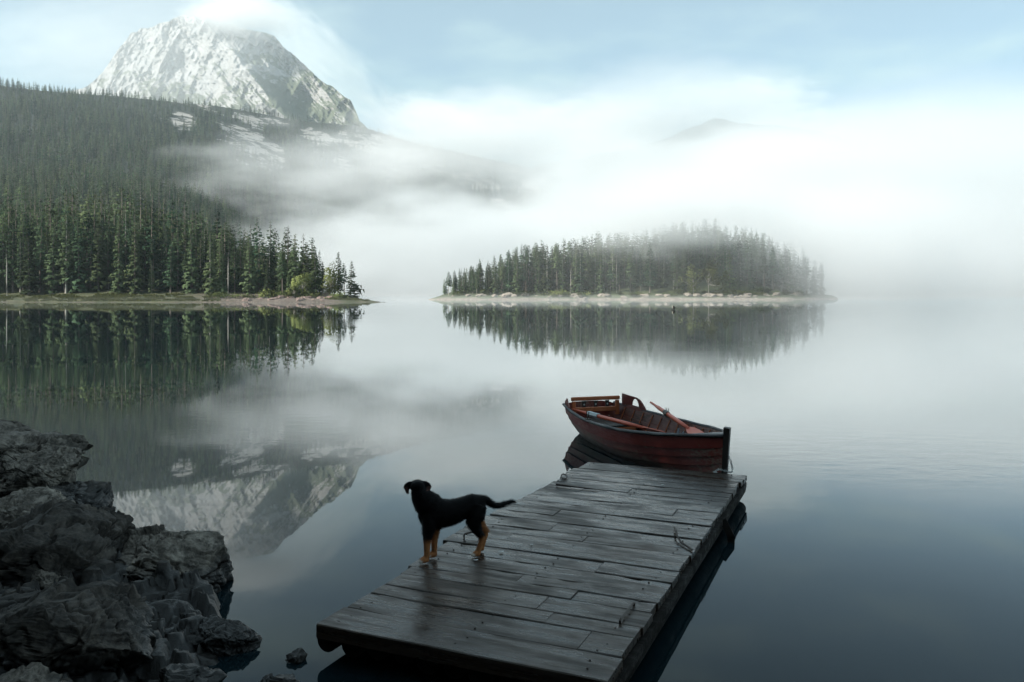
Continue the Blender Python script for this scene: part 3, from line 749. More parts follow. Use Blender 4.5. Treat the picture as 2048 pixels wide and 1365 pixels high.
forest('spruce_forest', np.stack([X, Yr, Zr], 1), Hs, 'dense spruce forest covering the hillside behind the left shore')
Xi, Yi = scatter(-20, 116, 300, 350, 3.6); zi = isl_z(Xi, Yi)
ok = zi > 2.0
Xi, Yi, zi = Xi[ok], Yi[ok], zi[ok]
Hi = rng.uniform(11, 18, len(Xi)) * np.interp(Xi, [-25, -10, 0, 10], [0.45, 0.65, 0.9, 1.0])
forest('island_wood', np.stack([Xi, Yi, zi - 0.2], 1), Hi, 'spruces massed behind the front rows of the island')
n = 1500  # out-of-frame trees, added to keep sun and sky off the foreground
Xb = rng.uniform(-85, 45, n); Yb = rng.uniform(-80, 7, n)
ok = ((Yb < -6 - np.clip(Xb + 14, 0, 99) * 0.7) | (Xb < -15)) & (np.hypot(Xb, Yb) > 9)
Xb, Yb = Xb[ok], Yb[ok]
forest('shade_wood', np.stack([Xb, Yb, bank_z(Xb, Yb) - 0.2], 1), rng.uniform(18, 27, len(Xb)), 'unseen spruces added behind the viewer to shade the foreground')
# ------------------------------------------------------------------ materials of the foreground
def mat_wood(name, dark, light, rough=(0.18, 0.5), spec=0.5, wet=True, seedmul=37.0):
    t = NT(name); p = t.vec('Object'); rnd = t.rand()
    off = t.node('ShaderNodeCombineXYZ'); t.l.new(t.math('MULTIPLY', rnd, seedmul), off.inputs[0]); t.l.new(t.math('MULTIPLY', rnd, 11.0), off.inputs[1])
    va = t.node('ShaderNodeVectorMath', {'operation': 'ADD'}); t.l.new(p, va.inputs[0]); t.l.new(off.outputs[0], va.inputs[1]); q = va.outputs[0]
    g1 = t.noise(t.mapping(q, (2.2, 46, 46)), 1.0, 6, 0.62, 0.3)
    g2 = t.noise(t.mapping(q, (5, 150, 150)), 1.0, 4, 0.65)
    st = t.noise(t.mapping(q, (1.6, 7, 7)), 1.0, 5, 0.6)
    f = t.math('ADD', t.math('MULTIPLY', g1, 0.7), t.math('MULTIPLY', g2, 0.3))
    c = t.mix(t.maprange(f, 0.32, 0.68, 0, 1), dark, light)
    c = t.mix(t.maprange(st, 0.52, 0.72, 0, 0.75), c, tuple(k * 0.35 for k in dark))
    c = t.mix(t.math('MULTIPLY', rnd, 0.45), c, tuple(k * 0.5 for k in light))
    ro = t.math('ADD', t.maprange(g1, 0.3, 0.7, rough[0], rough[1]), t.maprange(st, 0.4, 0.65, -0.06, 0.22))
    if wet:
        pud = t.noise(t.pos(), 1.1, 4, 0.55)
        ro = t.math('ADD', ro, t.maprange(pud, 0.42, 0.60, 0.0, 0.15))
    crack = t.maprange(g2, 0.28, 0.44, 0, 1)
    hgt = t.math('ADD', t.math('MULTIPLY', f, 0.6), t.math('MULTIPLY', crack, 0.5))
    return t.pbr(c, ro, t.bump(hgt, 0.55, 0.004), Specular_IOR_Level=spec)
M_plank = mat_wood('wet_planks', (0.010, 0.0066, 0.0048), (0.044, 0.028, 0.018), (0.11, 0.32), spec=0.40)
M_log = mat_wood('wet_logs', (0.004, 0.0033, 0.0028), (0.011, 0.009, 0.0075), (0.5, 0.85), spec=0.15)
t = NT('rusty_iron'); p = t.vec(); M_iron = t.pbr(t.mix(t.noise(p, 60.0, 4), (0.012, 0.010, 0.010), (0.05, 0.032, 0.025)), 0.5, Metallic=0.5)
t = NT('chain_steel'); M_steel = t.pbr((0.30, 0.30, 0.30), 0.35, Metallic=0.9)

# ------------------------------------------------------------------ the landing stage
FL, NL = Vector((0.857, 9.76)), Vector((-1.207, 5.0))
du = (FL - NL).normalized(); dv = Vector((du.y, -du.x))          # along, across (to the right)
LEN, WID, DZ = (FL - NL).length, 1.86, 0.25
dock = empty('landing_stage', (NL.x, NL.y, 0), math.atan2(dv.y, dv.x))   # local x across, local y along
tag(dock, 'dark wet plank landing stage on logs reaching into the lake', 'dock')
dv3 = lambda a, b, z: Vector((NL.x + dv.x * a + du.x * b, NL.y + dv.y * a + du.y * b, z))
def plank_mesh(L, w, th, seed):
    """a plank along x with worn edges"""
    r = np.random.default_rng(seed); n = max(6, int(L / 0.07)); xs = np.linspace(0, L, n)
    def wob(a, k): return a * fbm(np.stack([xs * k, 0 * xs + seed * 1.7, 0 * xs], 1), 3, seed)
    e0 = wob(0.007, 3); e1 = w + wob(0.007, 3.3); zt = wob(0.005, 2.5)
    chip = np.maximum(0, fbm(np.stack([xs * 5, 0 * xs + seed, 0 * xs + 9], 1), 3, seed + 5) - 0.34) * 0.07
    e1 = e1 - chip
    b = 0.006
    ring = []
    for i in range(n):
        x = xs[i] + (r.uniform(-0.004, 0.004) if i in (0, n - 1) else 0)
        ring += [(x, e0[i], -th), (x, e0[i], zt[i] - b), (x, e0[i] + b, zt[i]), (x, (e0[i] + e1[i]) / 2, zt[i] + 0.001), (x, e1[i] - b - chip[i] * 0.3, zt[i]), (x, e1[i], zt[i] - b - chip[i] * 0.4), (x, e1[i], -th)]
    k = 7; f = []
    for i in range(n - 1):
        for j in range(k): f.append((i * k + j, (i + 1) * k + j, (i + 1) * k + (j + 1) % k, i * k + (j + 1) % k))
    mb = MB(); mb.add(ring, f + [tuple(range(k)), tuple(range((n - 1) * k + k - 1, (n - 1) * k - 1, -1))])
    return mb.mesh('plank')
rr = random.Random(11)
b = -0.03; row = 0
JOINT = {1: 0.86, 3: 0.62, 5: 0.46, 7: 0.70, 9: 0.24, 10: 0.55, 13: 0.28, 15: 0.80, 17: 0.22, 19: 0.35}
while b < LEN - 0.05:
    w = rr.choice((0.17, 0.20, 0.22, 0.24, 0.27))
    if row == 0: w = 0.30
    if b + w > LEN - 0.1: w = LEN - b
    fb = (b + w / 2) / LEN
    l0 = 0.05 * math.sin(fb * 9 + 0.6) + rr.uniform(-0.018, 0.018) - 0.01
    if fb > 0.93: l0 += 0.06
    l1 = WID + rr.uniform(-0.008, 0.008) + (0.0 if fb < 0.9 else 0.02)
    cuts = [l0, l1]
    if row in JOINT: cuts = [l0, l0 + (l1 - l0) * JOINT[row], l1]
    elif rr.random() < 0.25: cuts = [l0, l0 + (l1 - l0) * rr.uniform(0.25, 0.75), l1]
    for q in range(len(cuts) - 1):
        L = cuts[q + 1] - cuts[q] - 0.004
        o = obj('plank', plank_mesh(L, w - rr.uniform(0.001, 0.005), 0.085 if row == 0 else 0.05, row * 3 + q + 1), M_plank, dock)
        o.location = (cuts[q], b, DZ + rr.uniform(-0.0025, 0.0025)); o.rotation_euler = (rr.uniform(-0.006, 0.006), rr.uniform(-0.003, 0.003), rr.uniform(-0.003, 0.003))
    b += w; row += 1
mb = MB()                     # nail heads along the two bearers
for k in range(22):
    for a_ in (0.14, 0.95, WID - 0.14):
        for q in (0.06, 0.16):
            x_, y_ = a_ + rr.uniform(-0.02, 0.02), k * LEN / 22 + q
            if y_ < LEN - 0.05: mb.tube([(x_, y_, DZ - 0.01), (x_, y_, DZ + 0.0045)], 0.006, 6)
o = mb.build('nail_heads', M_iron, dock); o['kind'] = 'stuff'
for k in range(11):          # the logs the planks rest on
    a = 0.06 + k * (WID - 0.12) / 10; r0 = rr.uniform(0.066, 0.082); mb = MB()
    n0 = 0.035 + rr.uniform(0.0, 0.05); pts = [(a, n0 + (LEN - n0 - 0.05) * i / 8, 0.20 - r0 - 0.004 + rr.uniform(-0.004, 0.0)) for i in range(9)]
    mb.tube(pts, [r0 * rr.uniform(0.95, 1.0) for _ in pts], 14); o = mb.build('log', M_log, dock, smooth=False)
    for pl in o.data.polygons: pl.use_smooth = len(pl.vertices) == 4
mb = MB(); mb.tube([(WID + 0.02, 3.55, 0.17), (WID + 0.10, 3.50, 0.05), (WID + 0.13, 3.47, -0.35)], [0.045, 0.045, 0.04], 4); mb.build('prop_post', M_log, dock)
mb = MB(); mb.box((WID + 0.005, LEN * 0.5, 0.165), (0.045, LEN * 0.97, 0.05)); mb.build('side_beam', M_log, dock)
def staple(pa, pb, h, name='iron_staple', tilt=0.0, drop=0.05):
    pa, pb = Vector(pa), Vector(pb); mb = MB(); up = Vector((0, 0, h))
    mb.tube([pa - Vector((0, 0, drop)), pa + up * 0.85, pa + up + (pb - pa) * 0.06, pb + up - (pb - pa) * 0.06, pb + up * 0.85, pb - Vector((0, 0, drop))], 0.008, 6); return mb.build(name, M_iron, None)
def deck(px, py): return on(px, py, DZ)
def dtag(o, lb, cat='staple', gr='iron staples in the planks'): tag(o, lb, cat, gr)
dtag(staple(deck(1268, 1212), deck(1240, 1248), 0.022), 'bent iron staple near the right edge at the near end of the stage')
dtag(staple(deck(928, 1081) + Vector((0, 0, 0.0)), deck(958, 1073) + Vector((0, 0, 0.0)), 0.05), 'flat iron staple at the left edge behind the dog')
mb = MB(); pts = [deck(x, y) + Vector((0, 0, z)) for x, y, z in ((1349, 1062, 0.03), (1352, 1072, 0.045), (1354, 1080, 0.03), (1362, 1088, 0.012), (1374, 1096, 0.012), (1384, 1103, 0.01))]
mb.tube(pts, 0.009, 6); dtag(mb.build('iron_hook', M_iron), 'twisted iron hook lying near the right edge of the stage', 'hook', None)
mb = MB(); c = deck(1128, 957); mb.tube([c + Vector((math.cos(a) * 0.030, math.sin(a) * 0.085, 0.018 + 0.008 * math.sin(a))) for a in np.linspace(0.5, 6.6, 16)], 0.007, 5); dtag(mb.build('iron_ring', M_iron), 'iron ring lying at the far left edge of the stage', 'ring', None)
mb = MB(); mb.tube([deck(1112, 973) + Vector((0, 0, 0.02)), deck(1140, 976) + Vector((0, 0, 0.016)), deck(1196, 982) + Vector((0, 0, 0.012))], [0.012, 0.009, 0.005], 6); dtag(mb.build('iron_rod', M_iron), 'thin iron rod lying along the planks at the far left', 'rod', None)
t = NT('white_scrap'); M_scrap = t.pbr((0.62, 0.62, 0.60), 0.7)
for px, py, s, lb in ((1063, 1092, 0.012, 'tiny white scrap behind the dog tail side planks'), (1003, 1106, 0.022, 'white scrap lying right of the dog hind paw'), (952, 1123, 0.018, 'white scrap lying in front of the dog hind paw'), (1325, 972, 0.012, 'white speck on the far planks')):
    mb = MB(); c = deck(px, py); mb.add([c + Vector((math.cos(a) * s * (1.4 if k % 2 else 0.8), math.sin(a) * s * 0.7, 0.010 + 0.003 * (k % 2))) for k, a in enumerate(np.linspace(0, 6.28, 8)[:-1])] + [c + Vector((0, 0, 0.014)), c + Vector((0, 0, 0.006))], [(i, (i + 1) % 7, 7) for i in range(7)] + [((i + 1) % 7, i, 8) for i in range(7)])
    tag(mb.build('leaf_scrap', M_scrap), lb, 'scrap', 'white scraps on the planks')

# ------------------------------------------------------------------ rocks of the near shore
bm = bmesh.new(); bmesh.ops.create_icosphere(bm, subdivisions=7, radius=1.0)
SV = np.array([v.co[:] for v in bm.verts]); SF = np.array([[v.index for v in f.verts] for f in bm.faces]); bm.free()
bm = bmesh.new(); bmesh.ops.create_icosphere(bm, subdivisions=5, radius=1.0)
SV5 = np.array([v.co[:] for v in bm.verts]); SF5 = np.array([[v.index for v in f.verts] for f in bm.faces]); bm.free()
bm = bmesh.new(); bmesh.ops.create_icosphere(bm, subdivisions=3, radius=1.0)
SV3 = np.array([v.co[:] for v in bm.verts]); SF3 = np.array([[v.index for v in f.verts] for f in bm.faces]); bm.free()
def rock_mesh(name, rad, seed, hi=True, rough=1.0, boxy=0.6, crack=1.0):
    v0, f0 = (SV, SF) if hi else (SV5, SF5)
    rg = np.random.default_rng(seed)
    v = np.sign(v0) * np.abs(v0) ** boxy; v = v / np.abs(v).max()
    v = v + v0 * (0.22 * fbm(v * 1.3 + seed * 3.1, 3, seed))[:, None]
    for k in range(46):                               # broken faces
        nrm = rg.normal(0, 1, 3) * np.array([1, 1, 0.9]); nrm /= np.linalg.norm(nrm)
        dd = rg.uniform(0.50, 0.95) * (1.0 if nrm[2] < 0.6 else 1.03)
        over = v @ nrm - dd + 0.05 * vnoise(v * 3 + k, seed + k)
        v = v - nrm * (np.maximum(over, 0) * 0.95)[:, None]
    n = v0; s = max(rad); v = v * np.array(rad)
    wv = v / s
    wrp = np.stack([fbm(wv * 2.5 + 9, 4, seed + 3), fbm(wv * 2.5 + 19, 4, seed + 4), fbm(wv * 2.5 + 29, 4, seed + 5)], 1)
    f1, f2 = worley(wv * np.array([1.9, 1.9, 2.6]) + 0.55 * wrp + seed, seed)
    cr = sstep(0.0, 0.05, f2 - f1)
    g1, g2 = worley(v * np.array([6.0, 6.0, 10.0]) + 0.7 * np.stack([fbm(v * 6, 3, seed + 6), fbm(v * 6 + 5, 3, seed + 7), fbm(v * 6 + 9, 3, seed + 8)], 1), seed + 9)
    cr2 = sstep(0.0, 0.10, g2 - g1)
    pa = wv * np.array([2.4, 2.4, 3.0]) + 0.30 * wrp + seed * 1.3; Q1, r1 = cells(pa, seed + 51)
    fac = (((pa - Q1) * r1).sum(1) * 0.55 + r1[:, 0] * 0.30) * 0.115 * s            # every block breaks off along its own plane
    pb = v * np.array([7.0, 7.0, 10.0]) + 0.25 * wrp; Q2, r2_ = cells(pb, seed + 61)
    fac = fac + (((pb - Q2) * r2_).sum(1) * 0.6 + r2_[:, 0] * 0.35) * 0.026
    lay = vnoise(np.stack([v[:, 0] * 2, v[:, 1] * 2, v[:, 2] * 22 + 3 * fbm(v * 2, 2, seed + 21)], 1), seed + 22)
    d = -0.07 * s * (1 - cr) * crack - 0.020 * (1 - cr2) * crack * sstep(-0.3, 0.3, fbm(v * 2.2, 2, seed + 31)) + 0.010 * lay + fac
    d = d + rough * (0.036 * fbm(v * 4 + seed, 6, seed + 11, 0.68) * min(s, 0.7) + 0.007 * ridged(v * 14, 4, seed + 13, 0.6) + 0.006 * fbm(v * 55, 3, seed + 15))
    v = v + n * d[:, None]
    return mesh_np(name, v, f0)
def mat_rock(name, dark, light, wetline=0.22):
    t = NT(name); g = t.pos(); p = t.vec('Object')
    n1 = t.noise(p, 7.0, 8, 0.68); n2 = t.noise(p, 40.0, 5, 0.65); n3 = t.noise(p, 1.6, 5, 0.6)
    c = t.mix(t.maprange(t.math('ADD', t.math('MULTIPLY', n1, 0.6), t.math('MULTIPLY', n2, 0.4)), 0.36, 0.66, 0, 1), dark, light)
    c = t.mix(t.maprange(n3, 0.48, 0.66, 0, 0.8), c, tuple(k * 0.42 for k in dark))
    z = t.node('ShaderNodeSeparateXYZ', Vector=g).outputs['Z']
    c = t.mix(t.maprange(t.noise(p, 3.1, 7, 0.7), 0.50, 0.62, 0, 0.7), c, tuple(min(k * 1.5, 0.4) for k in light))
    c = t.mix(t.maprange(t.noise(t.mapping(p, loc=(4, 2, 7)), 11.0, 6, 0.7), 0.56, 0.66, 0, 0.8), c, tuple(k * 0.4 for k in dark))
    wet = t.maprange(t.math('ADD', z, t.math('MULTIPLY', t.math('SUBTRACT', n3, 0.5), 0.35)), wetline - 0.06, wetline + 0.08, 1, 0)
    c = t.mix(wet, c, tuple(k * 0.28 for k in dark))
    ro = t.maprange(wet, 0, 1, 0.85, 0.42)
    return t.pbr(c, ro, t.bump(t.math('ADD', n1, t.math('MULTIPLY', n2, 0.5)), 0.6, 0.02))
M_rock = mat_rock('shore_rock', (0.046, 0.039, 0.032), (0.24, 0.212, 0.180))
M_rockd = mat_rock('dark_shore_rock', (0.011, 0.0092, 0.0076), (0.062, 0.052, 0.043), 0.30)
def boulder(px, py, Y, rad, seed, lb, mat=M_rock, hi=True, rz=0.0, tilt=(0, 0), **k):
    o = obj('boulder', rock_mesh('boulder', tuple(q * 1.14 for q in rad), seed, hi, **k), mat); o.location = at(px, py, Y); o.rotation_euler = (tilt[0], tilt[1], rz)
    return tag(o, lb, 'rock', 'rocks of the near shore')
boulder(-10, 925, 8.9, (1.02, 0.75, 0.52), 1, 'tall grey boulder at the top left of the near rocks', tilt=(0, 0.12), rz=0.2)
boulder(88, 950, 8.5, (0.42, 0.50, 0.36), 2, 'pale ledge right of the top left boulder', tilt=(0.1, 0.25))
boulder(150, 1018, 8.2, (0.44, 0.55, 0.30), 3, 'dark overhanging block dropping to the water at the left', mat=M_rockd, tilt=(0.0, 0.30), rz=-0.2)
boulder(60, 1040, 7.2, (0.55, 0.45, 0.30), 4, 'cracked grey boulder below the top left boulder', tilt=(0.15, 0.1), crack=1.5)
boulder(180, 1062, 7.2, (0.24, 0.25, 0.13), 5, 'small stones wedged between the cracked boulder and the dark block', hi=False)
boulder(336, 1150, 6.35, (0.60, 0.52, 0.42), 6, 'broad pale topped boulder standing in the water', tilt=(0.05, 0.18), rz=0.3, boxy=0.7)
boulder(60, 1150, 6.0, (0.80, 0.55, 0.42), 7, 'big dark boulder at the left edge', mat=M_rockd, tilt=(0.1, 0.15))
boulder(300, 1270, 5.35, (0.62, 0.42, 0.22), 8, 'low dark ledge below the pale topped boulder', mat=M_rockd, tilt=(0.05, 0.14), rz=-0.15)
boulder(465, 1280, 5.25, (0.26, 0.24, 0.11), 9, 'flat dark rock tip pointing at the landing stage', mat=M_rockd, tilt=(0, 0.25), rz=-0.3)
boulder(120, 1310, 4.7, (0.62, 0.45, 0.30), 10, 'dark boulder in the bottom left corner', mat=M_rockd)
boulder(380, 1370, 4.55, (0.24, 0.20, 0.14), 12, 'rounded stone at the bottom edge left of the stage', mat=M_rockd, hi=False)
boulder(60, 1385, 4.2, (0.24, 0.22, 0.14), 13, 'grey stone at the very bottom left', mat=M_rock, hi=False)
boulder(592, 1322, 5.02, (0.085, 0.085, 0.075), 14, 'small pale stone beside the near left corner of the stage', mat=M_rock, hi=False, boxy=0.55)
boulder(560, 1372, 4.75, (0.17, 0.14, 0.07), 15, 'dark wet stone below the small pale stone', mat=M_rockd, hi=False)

# the broken bedrock that carries the near rocks
gx, gy = np.meshgrid(np.linspace(-8.5, -1.2, 330), np.linspace(3.2, 9.2, 300), indexing='ij'); gx = gx.ravel(); gy = gy.ravel()
xe = np.interp(gy, [3.2, 4.4, 5.3, 5.9, 6.6, 7.4, 8.1, 9.2], [-1.75, -1.62, -1.62, -2.15, -2.75, -3.55, -4.0, -5.2])
din = xe - gx + 0.22 * fbm(np.stack([gx * 2.2, gy * 2.2, 0 * gx], 1), 4, 301)
pp = np.stack([gx, gy, 0 * gx], 1)
b1, b2 = worley(pp * np.array([1.7, 2.1, 1]) + 0.5 * np.stack([fbm(pp * 2, 3, 311), fbm(pp * 2 + 7, 3, 312), 0 * gx], 1), 305)
cid = vnoise(pp * 1.3, 306)
zz = np.where(din > 0, 0.16 * (1 - np.exp(-np.clip(din, 0, 9) / 0.25)) + 0.05 * np.clip(din, 0, 3), din * 0.9) - 0.06
zz = zz + sstep(-0.1, 0.3, din) * (0.10 * np.round(cid * 4) / 4 + 0.12 * ridged(pp * 2.2, 6, 307, 0.62) - 0.10 * (1 - sstep(0, 0.08, b2 - b1)) + 0.05 * fbm(pp * 8, 6, 308, 0.7) + 0.02 * ridged(pp * 22, 4, 310, 0.6) + 0.012 * fbm(pp * 40, 3, 309))
pc = pp * np.array([3.2, 3.2, 1]) + 0.3 * np.stack([fbm(pp * 3, 3, 321), fbm(pp * 3 + 5, 3, 322), 0 * gx], 1); Q3, r3_ = cells(pc, 331)
zz = zz + sstep(0.0, 0.25, din) * (((pc - Q3)[:, :2] * r3_[:, :2]).sum(1) * 0.6 + r3_[:, 2] * 0.5) * 0.11
zz = np.where(zz > 0.02, 0.35 * zz + 0.65 * (np.floor(zz * 13 + 0.5 * fbm(pp * 3, 3, 315)) / 13 + 0.02), zz) + 0.012 * fbm(pp * 18, 4, 316, 0.65)
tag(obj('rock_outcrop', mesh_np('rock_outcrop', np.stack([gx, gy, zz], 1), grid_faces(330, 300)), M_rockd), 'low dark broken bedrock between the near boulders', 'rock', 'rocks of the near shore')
OZ = zz.reshape(330, 300)
for i in range(40):                                # rubble lying in the gaps between the rocks
    ix = R.randrange(20, 320); iy = R.randrange(30, 290); x_ = -8.5 + 7.3 * ix / 329; y_ = 3.2 + 6.0 * iy / 299; z_ = float(OZ[ix, iy])
    if z_ < 0.03 or x_ < -0.66 * y_: continue
    s_ = R.uniform(0.05, 0.14); o = obj('boulder', rock_mesh('boulder', (s_ * R.uniform(1, 1.6), s_, s_ * 0.75), 40 + i % 9, False), M_rockd if i % 3 else M_rock)
    o.location = (x_, y_, z_ + s_ * 0.2); o.rotation_euler = (R.uniform(-0.4, 0.4), R.uniform(-0.4, 0.4), R.uniform(0, 6))
    tag(o, ('grey' if i % 3 == 0 else 'dark') + ' loose stone on the ' + ('far' if y_ > 6.6 else ('middle' if y_ > 5 else 'nearest')) + ' part of the broken bedrock', 'rock', 'rocks of the near shore')
# ------------------------------------------------------------------ stones of the far shores
def small_rock(seed, mat):
    v = SV3 * (1 + 0.35 * fbm(SV3 * 1.5 + seed * 5, 3, seed)[:, None]); f1, f2 = worley(v * 1.6 + seed, seed)
    v = v * (1 - 0.18 * f1 - 0.12 * (1 - sstep(0, 0.15, f2 - f1)))[:, None]
    m = mesh_np('shore_stone', v, SF3, smooth=False); m.materials.append(mat); return m
t = NT('pale_stone'); p = t.vec(); M_pale = t.pbr(t.mix(t.noise(p, 3.0, 5, 0.65), (0.17, 0.135, 0.105), (0.37, 0.33, 0.28)), 0.9)
t = NT('brown_stone'); p = t.vec(); M_brown = t.pbr(t.mix(t.noise(p, 3.0, 5, 0.65), (0.10, 0.07, 0.06), (0.27, 0.19, 0.16)), 0.9)
SR1 = [small_rock(k, M_pale) for k in range(4)]; SR2 = [small_rock(k + 9, M_brown) for k in range(4)]
for i in range(46):
    px = R.choice((R.uniform(930, 1210), R.uniform(1370, 1580), R.uniform(900, 1620))); Y = R.uniform(285.0, 288) + np.clip((px - 1480) / 170, 0, 1) ** 2 * 17; x = (px - 1024) / F * Y
    z = iz1(x, Y)
    if z < -0.2: continue
    s = R.uniform(0.5, 1.7); o = obj('shore_stone', SR1[i % 4]); o.location = (x, Y, z); o.scale = (s * R.uniform(1, 1.9), s, s * R.uniform(0.45, 0.75)); o.rotation_euler[2] = R.uniform(0, 6)
    tag(o, 'pale stone on the island shore ' + ('at its left end' if px < 1000 else ('along its left half' if px < 1220 else ('below the round pale tree' if px < 1460 else 'near its right end'))), 'rock', 'pale stones on the island shore')
for i in range(34):
    px = R.uniform(415, 665); Y = R.uniform(205.5, 210); s = R.uniform(0.3, 1.0) if i > 4 else 1.2
    o = obj('shore_stone', SR2[i % 4]); o.location = lp(px, Y); o.scale = (s * R.uniform(1, 1.9), s, s * R.uniform(0.4, 0.8)); o.rotation_euler[2] = R.uniform(0, 6)
    tag(o, ('large' if i <= 4 else 'small') + ' brown stone on the stony bank of the left shore', 'rock', 'brown stones on the left shore')

# ------------------------------------------------------------------ the rowing boat
BL = 4.10
stern = Vector((1.27, 13.36)); bowp = Vector((2.437, 9.45)); bx = (bowp - stern).normalized()
boat = empty('rowing_boat', (stern.x, stern.y, 0), math.atan2(bx.y, bx.x))     # local x to the bow, y to the far side
tag(boat, 'old dark red wooden rowing boat moored behind the landing stage', 'boat')
def mat_paint(name, a, b_, bare, wear=0.5, rough=0.42):
    t = NT(name); p = t.vec('Object'); rnd = t.rand()
    n1 = t.noise(t.mapping(p, (2.0, 9, 9)), 1.0, 6, 0.65); n2 = t.noise(t.mapping(p, (7, 40, 40)), 1.0, 5, 0.7); n3 = t.noise(t.mapping(p, (1.1, 2, 5)), 1.0, 3, 0.5)
    c = t.mix(t.maprange(n1, 0.3, 0.7, 0, 1), a, b_)
    k = t.math('ADD', t.math('MULTIPLY', n2, 0.55), t.math('MULTIPLY', n3, 0.45))
    c = t.mix(t.maprange(k, wear, wear + 0.10, 0, 0.85), c, bare)
    z = t.node('ShaderNodeSeparateXYZ', Vector=t.pos()).outputs['Z']
    c = t.mix(t.maprange(t.math('ADD', z, t.math('MULTIPLY', n2, 0.12)), 0.10, 0.24, 0.85, 0), c, (0.012, 0.010, 0.010))   # darker low down, towards the waterline
    return t.pbr(c, t.maprange(n2, 0.3, 0.7, rough - 0.1, rough + 0.25), t.bump(n2, 0.35, 0.004))
M_hull = mat_paint('hull_paint', (0.120, 0.012, 0.010), (0.17, 0.028, 0.018), (0.17, 0.12, 0.092), 0.478)
M_top = mat_paint('top_strake_paint', (0.16, 0.012, 0.010), (0.21, 0.028, 0.018), (0.16, 0.11, 0.085), 0.56)
M_inner = mat_paint('inner_paint', (0.085, 0.020, 0.012), (0.130, 0.038, 0.022), (0.030, 0.020, 0.014), 0.50)
M_orange = mat_paint('orange_paint', (0.42, 0.11, 0.038), (0.50, 0.17, 0.07), (0.05, 0.025, 0.018), 0.53)
t = NT('oar_paint'); p = t.vec(); M_oar = t.pbr(t.mix(t.noise(t.mapping(p, (3, 30, 30)), 1.0, 5), (0.52, 0.080, 0.040), (0.66, 0.15, 0.08)), 0.42)
t = NT('sleeve_cloth'); p = t.vec(); M_sleeve = t.pbr(t.mix(t.noise(p, 30, 4), (0.36, 0.42, 0.44), (0.56, 0.62, 0.63)), 0.6)
M_rail = mat_wood('gunwale_wood', (0.022, 0.022, 0.026), (0.085, 0.088, 0.095), (0.30, 0.55))
M_darkwood = mat_wood('dark_boat_wood', (0.015, 0.012, 0.011), (0.05, 0.04, 0.034), (0.3, 0.6))
def half_beam(s): return float(np.interp(s, [0, 0.12, 0.3, 0.5, 0.68, 0.82, 0.92, 0.98, 1.0], [0.43, 0.53, 0.620, 0.640, 0.575, 0.42, 0.235, 0.075, 0.022]))
def sheer(s): return float(np.interp(s, [0, 0.15, 0.36, 0.6, 0.8, 1.0], [0.445, 0.420, 0.412, 0.445, 0.510, 0.605]))
def keel(s): return float(np.interp(s, [0, 0.1, 0.25, 0.5, 0.85, 0.96, 1.0], [-0.02, -0.10, -0.15, -0.17, -0.15, -0.11, -0.02]))
def hull_pt(s, q, off=0.0):
    """q 0 keel .. 1 gunwale"""
    bw = half_beam(s); zk, zs = keel(s), sheer(s)
    e = np.interp(s, [0, 0.2, 0.6, 1], [0.62, 0.56, 0.60, 1.3]); yy = bw * (q ** e if q > 0 else 0)
    yy = bw * (0.86 * q ** e + 0.14 * q) if q > 0 else 0
    zz = zk + (zs - zk) * (q ** np.interp(s, [0, 0.5, 1], [1.6, 1.7, 1.05]))
    rake = 0.02 * 0
    x = s * BL + (0.10 * (zz - 0.3) if s > 0.9 else 0) * (s - 0.9) / 0.1 - (1 - min(1, s / 0.08)) * 0.10 * (zz - 0.1)
    return Vector((x, yy + off, zz))
NS = 44
QS = [0.0, 0.22, 0.40, 0.56, 0.70, 0.83, 1.0]
for sgn in (-1, 1):
    for k in range(6):
        vs = []; n = NS + 1
        for i in range(n):
            s = i / NS
            for q, o_ in ((QS[k] - (0.02 if k else 0), 0.036), (QS[k + 1], 0.0), (QS[k + 1], -0.012), (QS[k] - (0.02 if k else 0), 0.003)):
                p = hull_pt(s, max(q, 0)); fade = min(1, (1 - s) * 12 + 0.1)
                p.y = max(p.y + o_ * fade, 0.0); p.y *= sgn; vs.append(p)
        fs = []
        for i in range(NS):
            for j in range(4): fs.append((i * 4 + j, (i + 1) * 4 + j, (i + 1) * 4 + (j + 1) % 4, i * 4 + (j + 1) % 4))
        fs += [(0, 1, 2, 3), tuple(NS * 4 + j for j in (3, 2, 1, 0))]
        mb = MB(); mb.add(vs, fs); o = mb.build('strake', M_top if k == 5 else M_hull, boat); o.data.materials.append(M_inner)
        for pl in o.data.polygons:
            pl.use_smooth = True
            if pl.index % 4 == 2 and pl.index < NS * 4: pl.material_index = 1
        es = o.data.edges; o.data.set_sharp_from_angle(angle=0.7)
    mb = MB(); mb.tube([(lambda p: Vector((p.x, sgn * (p.y + 0.012), p.z + 0.008)))(hull_pt(i / NS, 1.0)) for i in range(NS + 1)], 0.026, 8, flat=0.8)
    mb.build('gunwale', M_rail, boat, smooth=True)
    for i in range(1, 15):                # ribs
        s = i / 16 + 0.02; mb = MB()
        mb.tube([(lambda p: Vector((p.x, sgn * max(p.y - 0.020, 0), p.z + (0.02 if q < 0.3 else 0))))(hull_pt(s, q)) for q in np.linspace(0.08, 0.98, 9)], 0.008, 5)
        mb.build('rib', M_orange, boat)
